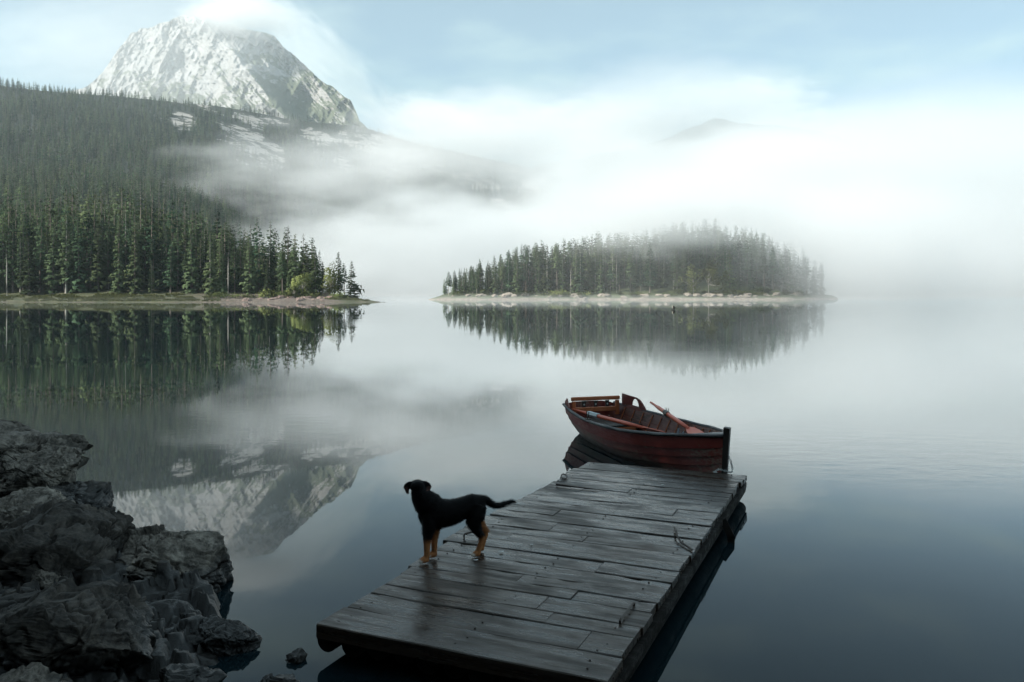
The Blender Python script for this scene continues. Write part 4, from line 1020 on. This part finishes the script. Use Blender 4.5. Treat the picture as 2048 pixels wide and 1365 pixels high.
# stem, transom
mb = MB(); mb.tube([(BL - 0.05, 0, -0.12), (BL + 0.005, 0, 0.15), (BL + 0.035, 0, 0.45), (BL + 0.062, 0, 0.715)], [0.044, 0.042, 0.046, 0.050], 4); mb.build('stem_post', M_darkwood, boat)
mb = MB(); hs = [hull_pt(s_, 1.0) for s_ in (0.90, 0.95, 0.985)]      # breasthook closing the bow
mb.add([(p.x, p.y, p.z + 0.022) for p in hs] + [(p.x, -p.y, p.z + 0.022) for p in hs] + [(p.x, p.y, p.z - 0.01) for p in hs] + [(p.x, -p.y, p.z - 0.01) for p in hs],
       [(0, 1, 4, 3), (1, 2, 5, 4), (9, 10, 7, 6), (10, 11, 8, 7), (0, 3, 9, 6), (2, 8, 11, 5), (0, 6, 7, 1), (1, 7, 8, 2), (3, 4, 10, 9), (4, 5, 11, 10)]); mb.build('breasthook', M_rail, boat)
def plate(name, outer, holes, thick, to3d, mat, parent):
    """flat board with openings, given thickness"""
    bm = bmesh.new()
    for lp_ in [outer] + holes:
        vs = [bm.verts.new((p[0], p[1], 0)) for p in lp_]
        for i in range(len(vs)): bm.edges.new((vs[i], vs[(i + 1) % len(vs)]))
    bmesh.ops.triangle_fill(bm, edges=bm.edges[:], use_beauty=True, use_dissolve=False)
    r_ = bmesh.ops.extrude_face_region(bm, geom=bm.faces[:])
    for v in [e for e in r_['geom'] if isinstance(e, bmesh.types.BMVert)]: v.co.z += thick
    bmesh.ops.recalc_face_normals(bm, faces=bm.faces[:])
    for v in bm.verts: v.co = to3d(v.co)
    m = bpy.data.meshes.new(name); bm.to_mesh(m); bm.free()
    return obj(name, m, mat, parent)
ol = [(hull_pt(0, q).y, hull_pt(0, q).z) for q in np.linspace(0.0, 1.0, 9)]
out = [(-y, z) for y, z in ol[::-1]] + ol[1:]
top = [(0.38, 0.462), (0.24, 0.485), (0, 0.492), (-0.24, 0.485), (-0.38, 0.462)]
plate('transom', out + top, [], 0.03, lambda p: Vector((p.z - 0.035 - 0.10 * (p.y - 0.1), p.x, p.y)), M_hull, boat)
# stern seat with backrest
def bench(x0, x1, z, name, mat):
    s0, s1 = x0 / BL, x1 / BL; mb = MB()
    pts = []
    for s in np.linspace(s0, s1, 6):
        q = min(0.98, ((z - keel(s)) / (sheer(s) - keel(s))) ** (1 / float(np.interp(s, [0, 0.5, 1], [1.15, 1.7, 1.05])))); pts.append((s * BL, hull_pt(s, q).y - 0.02))
    n = len(pts); vs = [(x, -y, z) for x, y in pts] + [(x, y, z) for x, y in pts]; vs += [(a, b_, c - 0.03) for a, b_, c in vs]
    fs = []
    for i in range(n - 1):
        fs += [(i, i + 1, n + i + 1, n + i), (2 * n + n + i, 2 * n + n + i + 1, 2 * n + i + 1, 2 * n + i), (i + 1, i, 2 * n + i, 2 * n + i + 1), (n + i, n + i + 1, 3 * n + i + 1, 3 * n + i)]
    fs += [(0, n, 3 * n, 2 * n), (n - 1, 3 * n - 1, 4 * n - 1, 2 * n - 1)]
    mb.add(vs, fs); return mb.build(name, mat, boat)
bench(0.10, 0.95, 0.24, 'stern_bench', M_darkwood)
bench(1.75, 2.00, 0.24, 'middle_thwart', M_darkwood)
bench(2.95, 3.20, 0.30, 'bow_thwart', M_darkwood)
mb = MB(); mb.box((0.94, 0, 0.145), (0.02, 0.74, 0.13)); mb.build('bench_front', M_orange, boat)
mb = MB(); mb.box((2.0, 0, -0.02), (2.9, 0.62, 0.02)); mb.build('floor_board', M_darkwood, boat)
XB = 0.24
back = empty('backrest'); back.parent = boat
mb = MB(); mb.box((XB, 0, 0.568), (0.035, 0.84, 0.062)); mb.build('top_rail', M_orange, back, bevel=0.012)
mb = MB(); mb.box((XB, 0, 0.395), (0.030, 0.76, 0.075)); mb.build('lower_rail', M_orange, back, bevel=0.008)
for y in (-0.375, 0.375):
    mb = MB(); mb.box((XB, y, 0.415), (0.05, 0.060, 0.232)); mb.build('backrest_post', M_orange, back, bevel=0.006)
for y in (-0.20, 0.0, 0.20):
    o5 = [(0.018 * math.cos(math.pi / 2 + a * math.pi / 5) * (1 if a % 2 == 0 else 0.42), 0.018 * math.sin(math.pi / 2 + a * math.pi / 5) * (1 if a % 2 == 0 else 0.42)) for a in range(10)]
    o4 = [(-0.030, -0.056), (0.030, -0.056), (0.026, 0.0), (0.036, 0.056), (-0.036, 0.056), (-0.026, 0.0)]
    spl = plate('splat', o4, [], 0.012, lambda p, y=y: Vector((XB + p.z - 0.006, y + p.x, 0.476 + p.y)), M_darkwood, back)
    plate('star', o5, [], 0.003, lambda p, y=y: Vector((XB + 0.0075 + p.z, y + p.x, 0.476 + p.y)), M_scrap, back)
def wing(sgn):                                     # carved board along the gunwale beside the seat
    arch = [(0.58 + 0.105 * math.cos(a), 0.0 + 0.115 * math.sin(a) + 0.035) for a in np.linspace(0, math.pi, 9)]
    ou = [(0.22, -0.03), (0.95, -0.03), (0.86, 0.03), (0.78, 0.10), (0.70, 0.15), (0.60, 0.172), (0.22, 0.182)]
    def f3(p):
        s = p.x / BL; h = hull_pt(s, 1.0); return Vector((p.x, sgn * (h.y - 0.01 + p.z), h.z + 0.012 + p.y))
    plate('side_board', ou, [arch] if sgn > 0 else [arch], 0.02, f3, M_hull, boat)
wing(1)
def wing_low():
    ou = [(0.02, -0.03), (0.46, -0.03), (0.44, 0.035), (0.30, 0.085), (0.20, 0.13), (0.02, 0.05)]
    def f3(p):
        s = p.x / BL; h = hull_pt(s, 1.0); return Vector((p.x, -(h.y - 0.01 + p.z), h.z + 0.012 + p.y))
    plate('side_board', ou, [], 0.02, f3, M_hull, boat)
wing_low()
for sgn in (-1, 1):                                # rowlocks
    h = hull_pt(0.36, 1.0); e = MB()
    c = Vector((h.x, sgn * (h.y + 0.005), h.z + 0.03))
    e.box(c + Vector((0, 0, 0.0)), (0.11, 0.045, 0.018)); e.tube([c, c + Vector((0, 0, 0.035))], 0.010, 6)
    for a in (-1, 1): e.tube([c + Vector((0, 0, 0.035)), c + Vector((a * 0.030, 0, 0.05)), c + Vector((a * 0.042, 0, 0.11))], [0.009, 0.008, 0.006], 6)
    e.build('rowlock', M_iron, boat, smooth=False)
inv = Matrix.Rotation(math.atan2(bx.y, bx.x), 4, 'Z')
def bpt(x, y, z): return inv @ Vector((x, y, z)) + Vector((stern.x, stern.y, 0))
def oar(pa, pb, lb, sleeve=False, roll=0.0):
    """handle end pa, blade end pb"""
    pa, pb = Vector(pa), Vector(pb); d = (pb - pa); L = d.length; d.normalize()
    side = d.cross(Vector((0, 0, 1))).normalized(); up = side.cross(d)
    e = empty('oar', pa)
    P = lambda f, a=0, b_=0: d * (L * f) + side * a + up * b_
    mb = MB(); mb.tube([P(0), P(0.03), P(0.12), P(0.20), P(0.60), P(0.80)], [0.016, 0.019, 0.019, 0.030, 0.030, 0.022], 8); mb.build('shaft', M_oar, e, smooth=True)
    w = [(0.78, 0.022), (0.83, 0.060), (0.90, 0.072), (0.985, 0.076), (1.0, 0.066)]
    cs, sn = math.cos(roll), math.sin(roll); vs = []
    for f, a in w:
        for s_ in (-1, 1):
            for h_ in (-0.006, 0.006): vs.append(P(f, s_ * a * cs - h_ * sn, s_ * a * sn + h_ * cs))
    fs = []
    for i in range(len(w) - 1):
        b0 = i * 4; b1 = b0 + 4; fs += [(b0, b1, b1 + 1, b0 + 1), (b0 + 1, b1 + 1, b1 + 3, b0 + 3), (b0 + 3, b1 + 3, b1 + 2, b0 + 2), (b0 + 2, b1 + 2, b1, b0)]
    fs += [(0, 1, 3, 2), (16, 18, 19, 17)]
    mb = MB(); mb.add(vs, fs); mb.build('blade', M_oar, e)
    if sleeve:
        mb = MB(); mb.tube([P(0.21), P(0.27), P(0.32)], [0.046, 0.040, 0.044], 6); mb.build('sleeve', M_sleeve, e)
    else:
        mb = MB(); mb.tube([P(0.33), P(0.40)], [0.040, 0.040], 6); mb.build('collar', M_darkwood, e)
    return tag(e, lb, 'oar')
oar(bpt(0.22, -0.40, 0.405), bpt(2.84, -0.06, 0.425), 'red oar with pale blue sleeve lying along the near side of the boat', True, 0.5)
oar((2.20, 13.02, 0.520), (2.40, 10.42, 0.425), 'red oar resting on the far gunwale of the boat', False, -0.5)
t = NT('blue_grey_rope'); M_rope = t.pbr((0.10, 0.12, 0.15), 0.5)
mb = MB(); mb.tube([bpt(*p) for p in ((2.15, 0.46, 0.36), (2.2, 0.42, 0.30), (2.28, 0.30, 0.22), (2.42, 0.15, 0.17), (2.6, 0.1, 0.24), (2.5, 0.30, 0.30), (2.4, 0.40, 0.36))], 0.014, 6); tag(mb.build('rope_coil', M_rope, smooth=True), 'grey rope looped over the planking inside the boat', 'rope')
# mooring chain: each link a part
def chain(path, label, link=0.030, rad=0.0038):
    e = empty('mooring_chain', path[0]); tag(e, label, 'chain')
    pts = [Vector(p) for p in path]; seg = []; acc = 0.0
    dense = []
    for a, b_ in zip(pts[:-1], pts[1:]):
        n = max(2, int((b_ - a).length / 0.004))
        dense += [a.lerp(b_, i / n) for i in range(n)]
    last = dense[0]; k = 0
    mb = MB(); mb.tube([Vector((0.30 * link * math.cos(a) , 0.62 * link * math.sin(a), 0)) for a in np.linspace(0, 6.2832, 13)], rad, 5, cap=False); lm = mb.mesh('link', True); lm.materials.append(M_steel)
    for p in dense:
        if (p - last).length >= link * 0.85:
            d = (p - last).normalized(); o = obj('link', lm, None, e)
            q = d.to_track_quat('Y', 'Z') @ Matrix.Rotation(math.pi / 2 * (k % 2), 3, 'Y').to_quaternion()
            o.location = (p + last) / 2 - Vector(path[0]); o.rotation_mode = 'QUATERNION'; o.rotation_quaternion = q; last = p; k += 1
c0 = bpt(BL + 0.05, 0.0, 0.42)
ring_p = deck(1433, 946)
chain([c0, c0 + Vector((0.035, 0, -0.06)), c0 + Vector((0.06, -0.02, -0.16)), c0 + Vector((0.055, -0.05, -0.20)), c0 + Vector((0.0, -0.13, -0.19)), ring_p.lerp(c0, 0.3) + Vector((0, 0, -0.03)), ring_p + Vector((0.02, 0.03, 0.03)), ring_p + Vector((-0.01, 0, 0.015)), ring_p + Vector((-0.05, -0.03, 0.014)), ring_p + Vector((-0.03, -0.06, 0.014)), ring_p + Vector((0.01, -0.03, 0.016))], 'steel chain tying the bow to the far corner of the stage')

# ------------------------------------------------------------------ the dog
dog = empty('dog', (-0.474, 6.19, DZ + 0.003)); fw = Vector((-0.92, -0.39)); dog.rotation_euler[2] = math.atan2(fw.y, fw.x)
tag(dog, 'young black dog with tan legs standing on the stage looking at the lake', 'dog')
mb = MB()
S_ = (0, 1, 0)
# trunk: deep chest in front, tucked belly, level croup
mb.loft([(0.235, 0, 0.36), (0.205, 0, 0.352), (0.15, 0, 0.345), (0.07, 0, 0.346), (-0.02, 0, 0.343), (-0.11, 0, 0.364), (-0.19, 0, 0.380), (-0.255, 0, 0.375), (-0.285, 0, 0.375)],
        [0.02, 0.060, 0.080, 0.086, 0.084, 0.076, 0.072, 0.058, 0.02], [0.03, 0.075, 0.102, 0.108, 0.094, 0.082, 0.084, 0.070, 0.03], 20, S_)
# shoulder and neck up to the head, which is turned away
mb.loft([(0.06, 0, 0.372), (0.135, 0, 0.400), (0.190, 0, 0.440), (0.222, -0.004, 0.490), (0.240, -0.010, 0.535), (0.246, -0.014, 0.560)], [0.05, 0.078, 0.074, 0.060, 0.050, 0.036], [0.06, 0.098, 0.094, 0.074, 0.056, 0.038], 20, S_)
# head: back of the skull towards the viewer, muzzle pointing over the lake
hd = Vector((-0.30, -1, -0.10)).normalized(); hx = Vector((1, -0.30, 0)).normalized(); hc = Vector((0.243, -0.018, 0.560))
mb.loft([hc - hd * 0.058, hc - hd * 0.042, hc - hd * 0.01, hc + hd * 0.040, hc + hd * 0.085, hc + hd * 0.135, hc + hd * 0.165, hc + hd * 0.172], [0.022, 0.046, 0.058, 0.056, 0.040, 0.032, 0.026, 0.010], [0.018, 0.036, 0.044, 0.043, 0.034, 0.027, 0.021, 0.008], 20, hx)
# ears: flaps standing out from the top of the skull, tips hanging
for s_ in (-1, 1):
    q_ = lambda a, z_, y_=0.0: hc + hx * (s_ * a) + Vector((0, y_, z_))
    mb.loft([q_(0.030, 0.020), q_(0.055, 0.014), q_(0.078, 0.000), q_(0.092, -0.014), q_(0.098, -0.020)], [0.012, 0.012, 0.011, 0.010, 0.006], [0.020, 0.026, 0.026, 0.018, 0.008], 14, hd)
    mb.loft([q_(0.070, 0.004), q_(0.080, -0.018, 0.003), q_(0.079, -0.038, 0.005), q_(0.074, -0.054, 0.006)], [0.018, 0.019, 0.014, 0.005], [0.010, 0.010, 0.009, 0.006], 12, hx)
# fore legs
for y0, x0, xf in ((0.045, 0.185, 0.205), (-0.050, 0.098, 0.112)):
    mb.loft([(x0 - 0.03, y0 * 0.8, 0.42), (x0 - 0.016, y0 * 0.95, 0.31), (x0 - 0.002, y0 * 1.0, 0.225), (x0 + 0.002, y0, 0.16), (x0 + 0.004, y0, 0.10), (x0 + 0.004, y0, 0.055), (xf - 0.004, y0, 0.028)], [0.024, 0.040, 0.034, 0.026, 0.024, 0.022, 0.020], [0.040, 0.056, 0.040, 0.028, 0.024, 0.022, 0.022], 14, S_)
    mb.loft([(xf - 0.030, y0, 0.024), (xf - 0.012, y0, 0.026), (xf + 0.016, y0, 0.024), (xf + 0.034, y0, 0.016), (xf + 0.040, y0, 0.012)], [0.014, 0.026, 0.030, 0.026, 0.010], [0.016, 0.024, 0.022, 0.015, 0.006], 14, S_)
    for k in (-1, 0, 1): mb.loft([(xf + 0.010, y0 + k * 0.018, 0.020), (xf + 0.032, y0 + k * 0.019, 0.016), (xf + 0.046 - abs(k) * 0.005, y0 + k * 0.019, 0.010)], [0.009, 0.0105, 0.005], [0.012, 0.013, 0.007], 10, S_)
# hind legs: stifle forward and high, hock behind, shank down to the paw
for y0, dx in ((0.055, 0.0), (-0.055, -0.072)):
    mb.loft([(-0.225 + dx * 0.2, y0 * 0.7, 0.385), (-0.195 + dx * 0.4, y0 * 0.95, 0.315), (-0.170 + dx * 0.7, y0 * 1.05, 0.262), (-0.195 + dx, y0 * 1.05, 0.205), (-0.240 + dx, y0, 0.150), (-0.246 + dx, y0, 0.128)], [0.050, 0.052, 0.042, 0.030, 0.021, 0.018], [0.058, 0.070, 0.055, 0.036, 0.024, 0.020], 14, S_)
    mb.loft([(-0.250 + dx, y0, 0.150), (-0.244 + dx, y0, 0.125), (-0.226 + dx, y0, 0.075), (-0.212 + dx, y0, 0.035), (-0.205 + dx, y0, 0.022)], [0.015, 0.019, 0.020, 0.021, 0.018], [0.016, 0.021, 0.020, 0.021, 0.018], 12, S_)
    xf = -0.205 + dx
    mb.loft([(xf - 0.024, y0, 0.022), (xf - 0.008, y0, 0.024), (xf + 0.020, y0, 0.022), (xf + 0.036, y0, 0.014)], [0.014, 0.025, 0.028, 0.012], [0.016, 0.023, 0.021, 0.008], 14, S_)
    for k in (-1, 0, 1): mb.loft([(xf + 0.012, y0 + k * 0.017, 0.019), (xf + 0.034, y0 + k * 0.018, 0.015), (xf + 0.047 - abs(k) * 0.005, y0 + k * 0.018, 0.010)], [0.009, 0.010, 0.005], [0.012, 0.012, 0.007], 10, S_)
# tail sweeping back
mb.loft([(-0.245, 0, 0.415), (-0.290, 0, 0.410), (-0.335, -0.01, 0.378), (-0.375, -0.025, 0.352), (-0.430, -0.04, 0.342), (-0.490, -0.055, 0.352), (-0.545, -0.065, 0.360), (-0.572, -0.068, 0.345)], [0.040, 0.030, 0.023, 0.021, 0.019, 0.015, 0.011, 0.006], [0.036, 0.030, 0.024, 0.022, 0.019, 0.015, 0.011, 0.006], 12, S_)
raw = mb.mesh('dog_raw'); tmp = bpy.data.objects.new('dog_raw', raw); COL.objects.link(tmp)
md = tmp.modifiers.new('r', 'REMESH'); md.mode = 'VOXEL'; md.voxel_size = 0.0055; md.use_smooth_shade = True
md = tmp.modifiers.new('s', 'SMOOTH'); md.factor = 0.5; md.iterations = 9
dg = bpy.context.evaluated_depsgraph_get(); dm = bpy.data.meshes.new_from_object(tmp.evaluated_get(dg)); dm.name = 'body'
bpy.data.objects.remove(tmp); bpy.data.meshes.remove(raw)
nV = len(dm.vertices); co = np.empty(nV * 3, np.float32); dm.vertices.foreach_get('co', co); co = co.reshape(-1, 3).astype(float)
nr = np.empty(nV * 3, np.float32); dm.vertices.foreach_get('normal', nr); nr = nr.reshape(-1, 3).astype(float)
x, y, z = co.T
jit = 0.012 * fbm(co * 60, 3, 5)
tan = sstep(0.195, 0.140, z + jit + np.where(y < 0, -0.045, 0)) * (x > 0.05)
tan = np.maximum(tan, sstep(0.165, 0.140, z + jit - np.where(y < 0, 0.10, 0)) * (x < 0.05))
tan = np.maximum(tan, sstep(0.012, -0.008, y + jit) * sstep(0.29, 0.25, z) * (x < -0.10) * (y > -0.02) * 0.8)      # inside of the thigh
tan = np.maximum(tan, (x > -0.295) * sstep(0.20, 0.24, -x) * sstep(0.36, 0.34, z) * sstep(0.30, 0.32, z) * sstep(0.03, 0.0, np.abs(y)) * 0.7)
earin = np.where(((co - np.array(hc)) @ np.array(hx) < 0) & (z < 0.528), 0.0, 1.0) * sstep(0.062, 0.074, np.abs((co - np.array(hc)) @ np.array(hx))) * (z > 0.49) * sstep(0.566, 0.552, z) * (nr[:, 1] > 0.1) * sstep(0.045, 0.030, np.abs((co - np.array(hc)) @ np.array(hd))) * (np.abs((co - np.array(hc)) @ np.array(hx)) < 0.115)
white = sstep(0.034, 0.022, z + jit) * sstep(0.018, 0.034, np.maximum(x - np.where(y > 0, 0.205, 0.112), np.where(x < 0, x + np.where(y > 0, 0.205, 0.277), -1)))
black_ = np.array([0.0032, 0.0032, 0.0040]); tan_ = np.array([0.36, 0.150, 0.060]); ear_ = np.array([0.085, 0.045, 0.038]); whi_ = np.array([0.62, 0.56, 0.50])
c = black_ + 0 * co
for m_, k_ in ((tan, tan_), (earin, ear_), (white, whi_)): c = c * (1 - m_[:, None]) + k_ * m_[:, None]
c = c * (1 + 0.35 * fbm(co * 90, 3, 8))[:, None]
ca = dm.attributes.new('coat', 'FLOAT_COLOR', 'POINT'); ca.data.foreach_set('color', np.concatenate([c, np.ones((nV, 1))], 1).astype(np.float32).ravel())
t = NT('dog_coat'); M_coat = t.pbr(t.attr('coat').outputs['Color'], 0.52, t.bump(t.noise(t.mapping(t.vec(), (120, 260, 260)), 1.0, 4, 0.65), 0.5, 0.004), Specular_IOR_Level=0.10)
dm.materials.clear()
body = obj('body', dm, M_coat, dog)
# coat hair: short blades lying back along the body
rngd = np.random.default_rng(4); idx = rngd.integers(0, nV, 32000)
hp = co[idx]; hn = nr[idx]; hcol = c[idx]
longer = 0.014 + 0.012 * sstep(0.30, 0.24, hp[:, 2]) * (hp[:, 2] > 0.22) + 0.006 * (hp[:, 0] < -0.30) + 0.004 * (hp[:, 0] < -0.22)
longer = np.where(hp[:, 2] < 0.15, 0.004, longer) * np.where(hp[:, 2] > 0.52, 0.5, 1.0)
flow = np.stack([np.full(len(hp), -1.0), 0 * hp[:, 0], np.full(len(hp), -0.5)], 1) + rngd.normal(0, 0.25, hp.shape)
flow -= hn * (flow * hn).sum(1)[:, None]; flow /= np.linalg.norm(flow, axis=1)[:, None] + 1e-6
tip = hp + (flow * 0.85 + hn * 0.60) * (longer * rngd.uniform(0.6, 1.3, len(hp)))[:, None]
sd = np.cross(hn, flow) * 0.0013
hv = np.stack([hp + sd - hn * 0.001, hp - sd - hn * 0.001, tip], 1).reshape(-1, 3)
fm = mesh_np('fur', hv, np.arange(len(hv)).reshape(-1, 3), smooth=False)
fa = fm.attributes.new('coat', 'FLOAT_COLOR', 'POINT'); fa.data.foreach_set('color', np.repeat(np.concatenate([hcol, np.ones((len(hcol), 1))], 1), 3, 0).astype(np.float32).ravel())
fur = obj('fur', fm, M_coat, dog); fur['kind'] = 'stuff'

# ------------------------------------------------------------------ the bird on the far water
t = NT('bird_plumage'); M_bird = t.pbr((0.035, 0.034, 0.028), 0.8)
t = NT('bird_pale'); M_birdw = t.pbr((0.30, 0.28, 0.24), 0.8)
bp = on(1347, 620, 0.0); bird = empty('water_bird', (bp.x, bp.y, 0)); tag(bird, 'dark water bird with a raised wing on the lake before the island', 'bird')
mb = MB(); mb.loft([(-0.34, 0, 0.08), (-0.26, 0, 0.09), (-0.08, 0, 0.10), (0.12, 0, 0.11), (0.22, 0, 0.14)], [0.01, 0.07, 0.11, 0.09, 0.02], [0.01, 0.05, 0.09, 0.08, 0.02], 12, (0, 1, 0))
mb.loft([(0.14, 0, 0.13), (0.20, 0, 0.24), (0.25, 0, 0.29), (0.31, 0, 0.29), (0.40, 0, 0.275)], [0.03, 0.03, 0.045, 0.035, 0.008], [0.03, 0.03, 0.045, 0.03, 0.006], 10, (0, 1, 0)); mb.build('body', M_bird, bird, True)
for s_ in (-1, 1):
    mb = MB(); mb.loft([(0.06, s_ * 0.07, 0.17), (0.02, s_ * 0.16, 0.34), (-0.05, s_ * 0.24, 0.50), (-0.12, s_ * 0.28, 0.56)], [0.11, 0.13, 0.09, 0.02], [0.02, 0.015, 0.012, 0.008], 10, (1, 0, 0)); mb.build('wing', M_bird if s_ < 0 else M_birdw, bird, True)

# ------------------------------------------------------------------ fog, mist, clouds and haze
ICO = None
def ico_mesh(name):
    bm = bmesh.new(); bmesh.ops.create_icosphere(bm, subdivisions=3, radius=1.0); m = bpy.data.meshes.new(name); bm.to_mesh(m); bm.free(); return m
def air_mass(name, c, r, dens, label, cat, nscale=2.0, namp=0.9, edge=0.35, color=(0.965, 0.975, 0.975), rot=(0, 0, 0), seed=0.0, squash=(1, 1, 1), rate=1.0):
    if name in ('fog_bank', 'cloud'): color = (0.895, 0.915, 0.920)
    t = NT(name); p = t.vec('Object')
    ln = t.node('ShaderNodeVectorMath', {'operation': 'LENGTH'}); t.l.new(p, ln.inputs[0])
    nz = t.noise(t.mapping(p, squash, loc=(seed, seed * 0.7, 0)), nscale, 6, 0.60)
    rr = t.math('ADD', ln.outputs['Value'], t.math('MULTIPLY', t.math('SUBTRACT', nz, 0.38), namp))
    d = t.maprange(rr, 1.0 - edge, 1.0, dens, 0.0)
    lim = t.maprange(ln.outputs['Value'], 0.86, 0.995, 1.0, 0.0)
    v = t.node('ShaderNodeVolumePrincipled', Color=(*color, 1), Anisotropy=0.1)
    t.l.new(t.math('MULTIPLY', d, lim), v.inputs['Density'])
    t.l.new(v.outputs[0], t.out.inputs['Volume'])
    t.m.cycles.volume_step_rate = rate
    o = obj(name, ico_mesh(name), t.m); o.location = c; o.scale = r; o.rotation_euler = rot
    return tag(o, label, cat, kind='stuff')
air_mass('fog_bank', (260, 800, 30), (470, 420, 175), 0.014, 'thick white fog bank over the lake behind the island', 'fog', 2.8, 1.2, 0.5)
air_mass('fog_bank', (-65, 640, 15), (190, 170, 80), 0.016, 'white fog bank filling the gap behind the left point', 'fog', 2.8, 1.1, 0.4, seed=3)
air_mass('fog_bank', (300, 430, 15), (260, 120, 70), 0.010, 'fog bank right of the island', 'fog', 2.0, 0.7, 0.6, seed=5)
air_mass('mist_patch', (130, 302, 16), (66, 52, 38), 0.035, 'mist wrapping the right end of the island', 'mist', 2.0, 0.7, 0.6, seed=7)
air_mass('mist_patch', (56, 288, 31), (76, 34, 22), 0.045, 'mist drifting over the treetops of the island', 'mist', 2.4, 1.4, 0.7, seed=9)
air_mass('mist_patch', (-175, 800, 118), (200, 140, 66), 0.007, 'thin mist hanging on the wooded slope', 'mist', 2.6, 1.7, 0.6, seed=11)
air_mass('summit_cloud', (-800, 2400, 812), (250, 150, 78), 0.016, 'thin cloud capping the summit', 'cloud', 2.4, 0.9, 0.7, seed=13)
air_mass('fog_bank', (900, 1500, 110), (850, 450, 340), 0.007, 'pale fog rising over the right side of the valley', 'fog', 2.4, 0.6, 0.6, seed=15)
air_mass('mist_patch', (50, 276, 10), (115, 62, 42), 0.002, 'thin veil of mist before the island', 'mist', 2.0, 0.8, 0.8, seed=17)
air_mass('mist_patch', (-20, 245, 0), (260, 95, 3.0), 0.005, 'low mist lying on the far water', 'mist', 4.0, 1.1, 0.8, seed=19)
air_mass('fog_bank', (330, 1720, 320), (470, 150, 230), 0.011, 'thin fog veil before the far ridge', 'fog', 2.4, 1.0, 0.6, seed=31)
air_mass('mist_patch', (-60, 1350, 245), (340, 240, 115), 0.009, 'pale mist along the right shoulder of the hillside', 'mist', 2.6, 1.4, 0.6, seed=33)
air_mass('mist_patch', (-830, 1900, 560), (560, 190, 380), 0.0022, 'thin blue white veil of mist before the peak', 'mist', 2.2, 0.9, 0.7, seed=35)
# clouds beyond the haze
def cloud(px, py, Y, rx, ry, rz, dens, label, seed, rot=0.0):
    air_mass('cloud', at(px, py, Y), (rx, ry, rz), dens, label, 'cloud', 4.2, 1.7, 0.35, rot=(0, rot, 0), seed=seed)
cloud(60, 90, 3900, 900, 260, 260, 0.0009, 'thin white cloud left of the summit', 29)
cloud(640, 120, 3700, 560, 250, 190, 0.0030, 'white cloud trailing right of the summit', 21, 0.75)
cloud(900, 255, 3800, 420, 250, 150, 0.004, 'small white cumulus right of the shoulder', 23, 0.3)
cloud(1180, 260, 4000, 620, 300, 190, 0.0035, 'broad white cloud above the fog', 25)
cloud(1500, 210, 4000, 520, 260, 180, 0.0035, 'white cloud with a domed top above the far ridge', 27)
# the air itself
t = NT('haze'); v = t.node('ShaderNodeVolumePrincipled', Color=(0.80, 0.92, 1.0, 1), Density=0.00009, Anisotropy=0.1)
t.l.new(v.outputs[0], t.out.inputs['Volume'])
mb = MB(); mb.box((0, 1420, 500), (5500, 3300, 1012))
tag(mb.build('haze', t.m), 'pale morning haze filling the valley', 'haze', kind='stuff')
